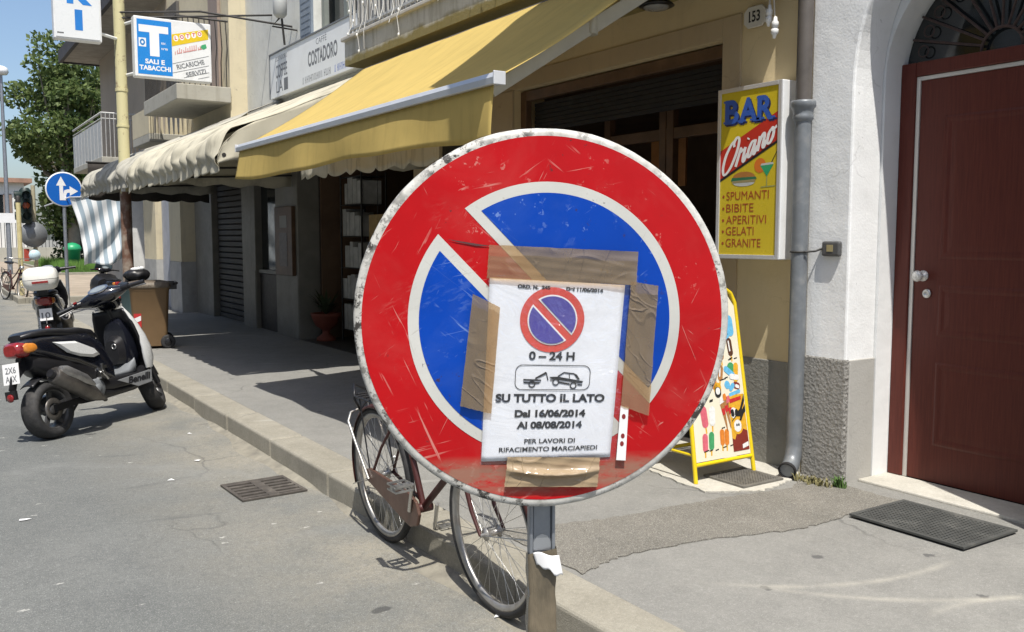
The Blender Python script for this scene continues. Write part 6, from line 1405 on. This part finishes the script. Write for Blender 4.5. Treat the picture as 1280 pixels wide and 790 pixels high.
# pale house with a fence far behind, second roofline
fh_ = thing('white_house', 'white rendered house behind a railing at the far end of the street', 'house', (2, 62, 0))
q = MB(); q.box(-6, 5.4, 60, 72, 0, 4.6); q.build('wall', mat('far_white', (.7, .7, .67), .8, 0, .05, .5), fh_)
q = MB(); q.box(-6.3, 5.8, 59.6, 72.3, 4.6, 4.85); q.build('roof', mat('far_tiles', (.34, .2, .14), .9, 0, .2, 2), fh_)
for x in (-3.2, -.5, 3.4):
    q = MB(); q.box(x, x + .9, 59.96, 59.99, 2.6, 3.9); w = q.build('window', M['glass'], fh_); q = MB(); q.box(x - .45, x - .02, 59.93, 59.97, 2.55, 3.95); q.box(x + .92, x + 1.35, 59.93, 59.97, 2.55, 3.95); q.build('shutter', mat('far_shutter', (.22, .16, .13), .7), w)
fn_ = thing('garden_fence', 'low wall with iron railing in front of the white house', 'fence', (3, 57, 0))
q = MB(); q.box(-6, 12, 56.8, 57.1, 0, .9); q.build('low_wall', M['concrete'], fn_)
q = MB()
for i in range(100): q.box(-6 + i * .18, -6 + i * .18 + .03, 56.93, 56.96, .903, 2.6)
q.box(-6, 12, 56.92, 56.965, 2.601, 2.66); q.build('railing', M['iron'], fn_)
# green verge
vg = MB(); vg.box(4.4, 16, 36.5, 56, .1, .16); gv = vg.build('verge', mat('verge_soil', (.1, .12, .05), .95, 0, .3, 2)); struct(gv)
vk = MB(); vk.box(4.25, 4.398, 36.2, 56, .0, .2); vk.box(4.3985, 16, 36.2, 36.498, 0, .2); struct(vk.build('verge_kerb', M['kerb']))
q = MB(); r = random.Random(11)
for i in range(26000):
    x, y = r.uniform(4.42, 9.5), 36.55 + 9 * r.random() ** 1.6; h = r.uniform(.2, .55); dx = r.uniform(-.15, .15); w = .012
    q.add([(x - w, y, .15), (x + w, y, .15), (x + dx, y + r.uniform(-.1, .1), .15 + h)], [(0, 1, 2)])
go = q.build('grass', mat('fresh_grass', (.095, .2, .03), .8, 0, .4, 3)); go['kind'] = 'stuff'
gb = thing('green_litter_bin', 'small bright green domed litter bin on the verge behind the arrow sign', 'bin', (4.9, 37.6, .15)); q = MB(); q.lathe((4.9, 37.6, .158), (0, 0, 1), [(0, 0), (.22, 0), (.26, .8), (.3, .82), (.32, .9), (.26, 1.02), (.12, 1.1), (0, 1.12)], 18); q.build('bin_body', mat('bright_green_plastic', (.02, .3, .12), .4), gb); q = MB(); q.lathe((4.9, 37.6, .155), (0, 0, 1), [(.24, 0), (.27, .0), (.27, .05), (.24, .05)], 18); q.build('base_ring', M['iron'], gb)

# trees and shrubs: many small leaf faces in clumps round an open limb structure
def leaf_mat(name, c0, c1):
    t = NT(name); t.set(.55, spec=.3); oi = t.n('ShaderNodeNewGeometry'); f = oi.outputs['Random Per Island']; a = t.noise(.9, 3)
    t.color(t.mix(f, c0, c1)); x = t.b.inputs['Base Color'].links[0].from_socket
    tr = t.n('ShaderNodeBsdfTranslucent'); t.l(x, tr.inputs[0]); mx = t.n('ShaderNodeMixShader'); mx.inputs[0].default_value = .42; t.l(t.b.outputs[0], mx.inputs[1]); t.l(tr.outputs[0], mx.inputs[2]); t.l(mx.outputs[0], t.out.inputs[0]); return t.m
M['leaf'] = leaf_mat('plane_leaves', (.06, .105, .028), (.21, .265, .095)); M['leaf2'] = leaf_mat('hedge_leaves', (.02, .04, .015), (.06, .1, .03)); M['bark'] = mat('grey_bark', (.2, .18, .14), .9, 0, .2, 4, .4, 20)
def leaves(clumps, per, size, seed):
    g_ = np.random.default_rng(seed); cs = []; 
    for c, rad in clumps:
        n = int(per * rad ** 2); d = g_.normal(size=(n, 3)); d /= np.linalg.norm(d, axis=1)[:, None]
        p = np.array(c) + d * rad * (g_.random((n, 1)) ** .35) * np.array([1, 1, .72]); cs.append(p)
    p = np.concatenate(cs); n = len(p); a = g_.normal(size=(n, 3)); a[:, 2] += .5; a /= np.linalg.norm(a, axis=1)[:, None]
    b = np.cross(a, g_.normal(size=(n, 3))); b /= np.linalg.norm(b, axis=1)[:, None]; c = np.cross(a, b); s_ = size * g_.uniform(.55, 1.25, (n, 1))
    V = np.stack([p - b * s_, p + c * s_ * .62 + a * s_ * .15, p + b * s_, p - c * s_ * .62 + a * s_ * .15], 1).reshape(-1, 3)
    return V, n
def leaf_mesh(name, clumps, per, size, seed, m, par):
    V, n = leaves(clumps, per, size, seed); V = V - np.array(par.location); me = bpy.data.meshes.new(name); me.vertices.add(len(V)); me.vertices.foreach_set('co', V.astype(np.float32).ravel())
    me.loops.add(4 * n); me.loops.foreach_set('vertex_index', np.arange(4 * n)); me.polygons.add(n); me.polygons.foreach_set('loop_start', np.arange(0, 4 * n, 4)); me.update(calc_edges=True); me.materials.append(m)
    o = bpy.data.objects.new(name, me); col.objects.link(o); o.parent = par; return o
def tree(name, label, base, h, crown_c, crown_r, nclump, seed, m, per=160, size=.13, cr=(.5, .95)):
    t_ = thing(name, label, 'tree', base); r = random.Random(seed); B_ = Vector(base); C_ = Vector(crown_c); cl = []
    q = MB(); q.tube([B_, B_ + Vector((.05, 0, h * .25)), B_.lerp(C_, .7) , C_], [.24, .2, .15, .06], 10)
    for i in range(nclump):
        d = Vector((r.gauss(0, 1), r.gauss(0, 1), r.gauss(0, 1))).normalized(); k = r.uniform(.45, 1.0) ; p = C_ + Vector((d.x * crown_r[0] * k, d.y * crown_r[1] * k, d.z * crown_r[2] * k)); cl.append((tuple(p), r.uniform(*cr)))
        if i % 2 == 0: q.tube([B_.lerp(C_, .55 + .3 * r.random()), B_.lerp(p, .75) + Vector((0, 0, .3)), p], [.07, .045, .015], 6)
    q.build('trunk', M['bark'], t_); leaf_mesh('crown', cl, per, size, seed, m, t_); return t_
tree('plane_tree', 'broad leafy plane tree rising behind the arrow sign', (5.2, 39.5, .15), 9, (5.05, 39.5, 5.3), (1.85, 1.9, 3.75), 95, 4, M['leaf'], 420, .11, (.4, .85))
tree('plane_tree', 'second plane tree partly hidden by the beige corner house', (7.8, 42, .15), 9, (7.4, 42, 6.2), (2.4, 2.0, 3.5), 70, 9, M['leaf'], 300, .12, (.5, .95))
def shrub(label, c, rr_, seed, n=14, m='leaf2'):
    s_ = thing('shrub', label, 'shrub', (c[0], c[1], .15)); r = random.Random(seed); cl = [((c[0] + r.uniform(-1, 1) * rr_[0], c[1] + r.uniform(-1, 1) * rr_[1], .5 + r.random() * rr_[2]), r.uniform(.3, .55)) for _ in range(n)]
    leaf_mesh('foliage', cl, 420, .09, seed, M[m], s_); q = MB(); q.tube([(c[0], c[1], .15), (c[0], c[1], .8)], .05, 6); q.build('stem', M['bark'], s_)
shrub('dark rounded shrub on the verge beneath the plane tree', (5.35, 40.5), (.5, .5, 1.6), 21, 22); shrub('dark dense bush behind the striped cloth', (7.6, 41), (1.3, .6, 2.2), 22, 40); shrub('low dark hedge clump at the verge beyond the green bin', (6.2, 44), (.8, .6, 1.9), 23, 26)
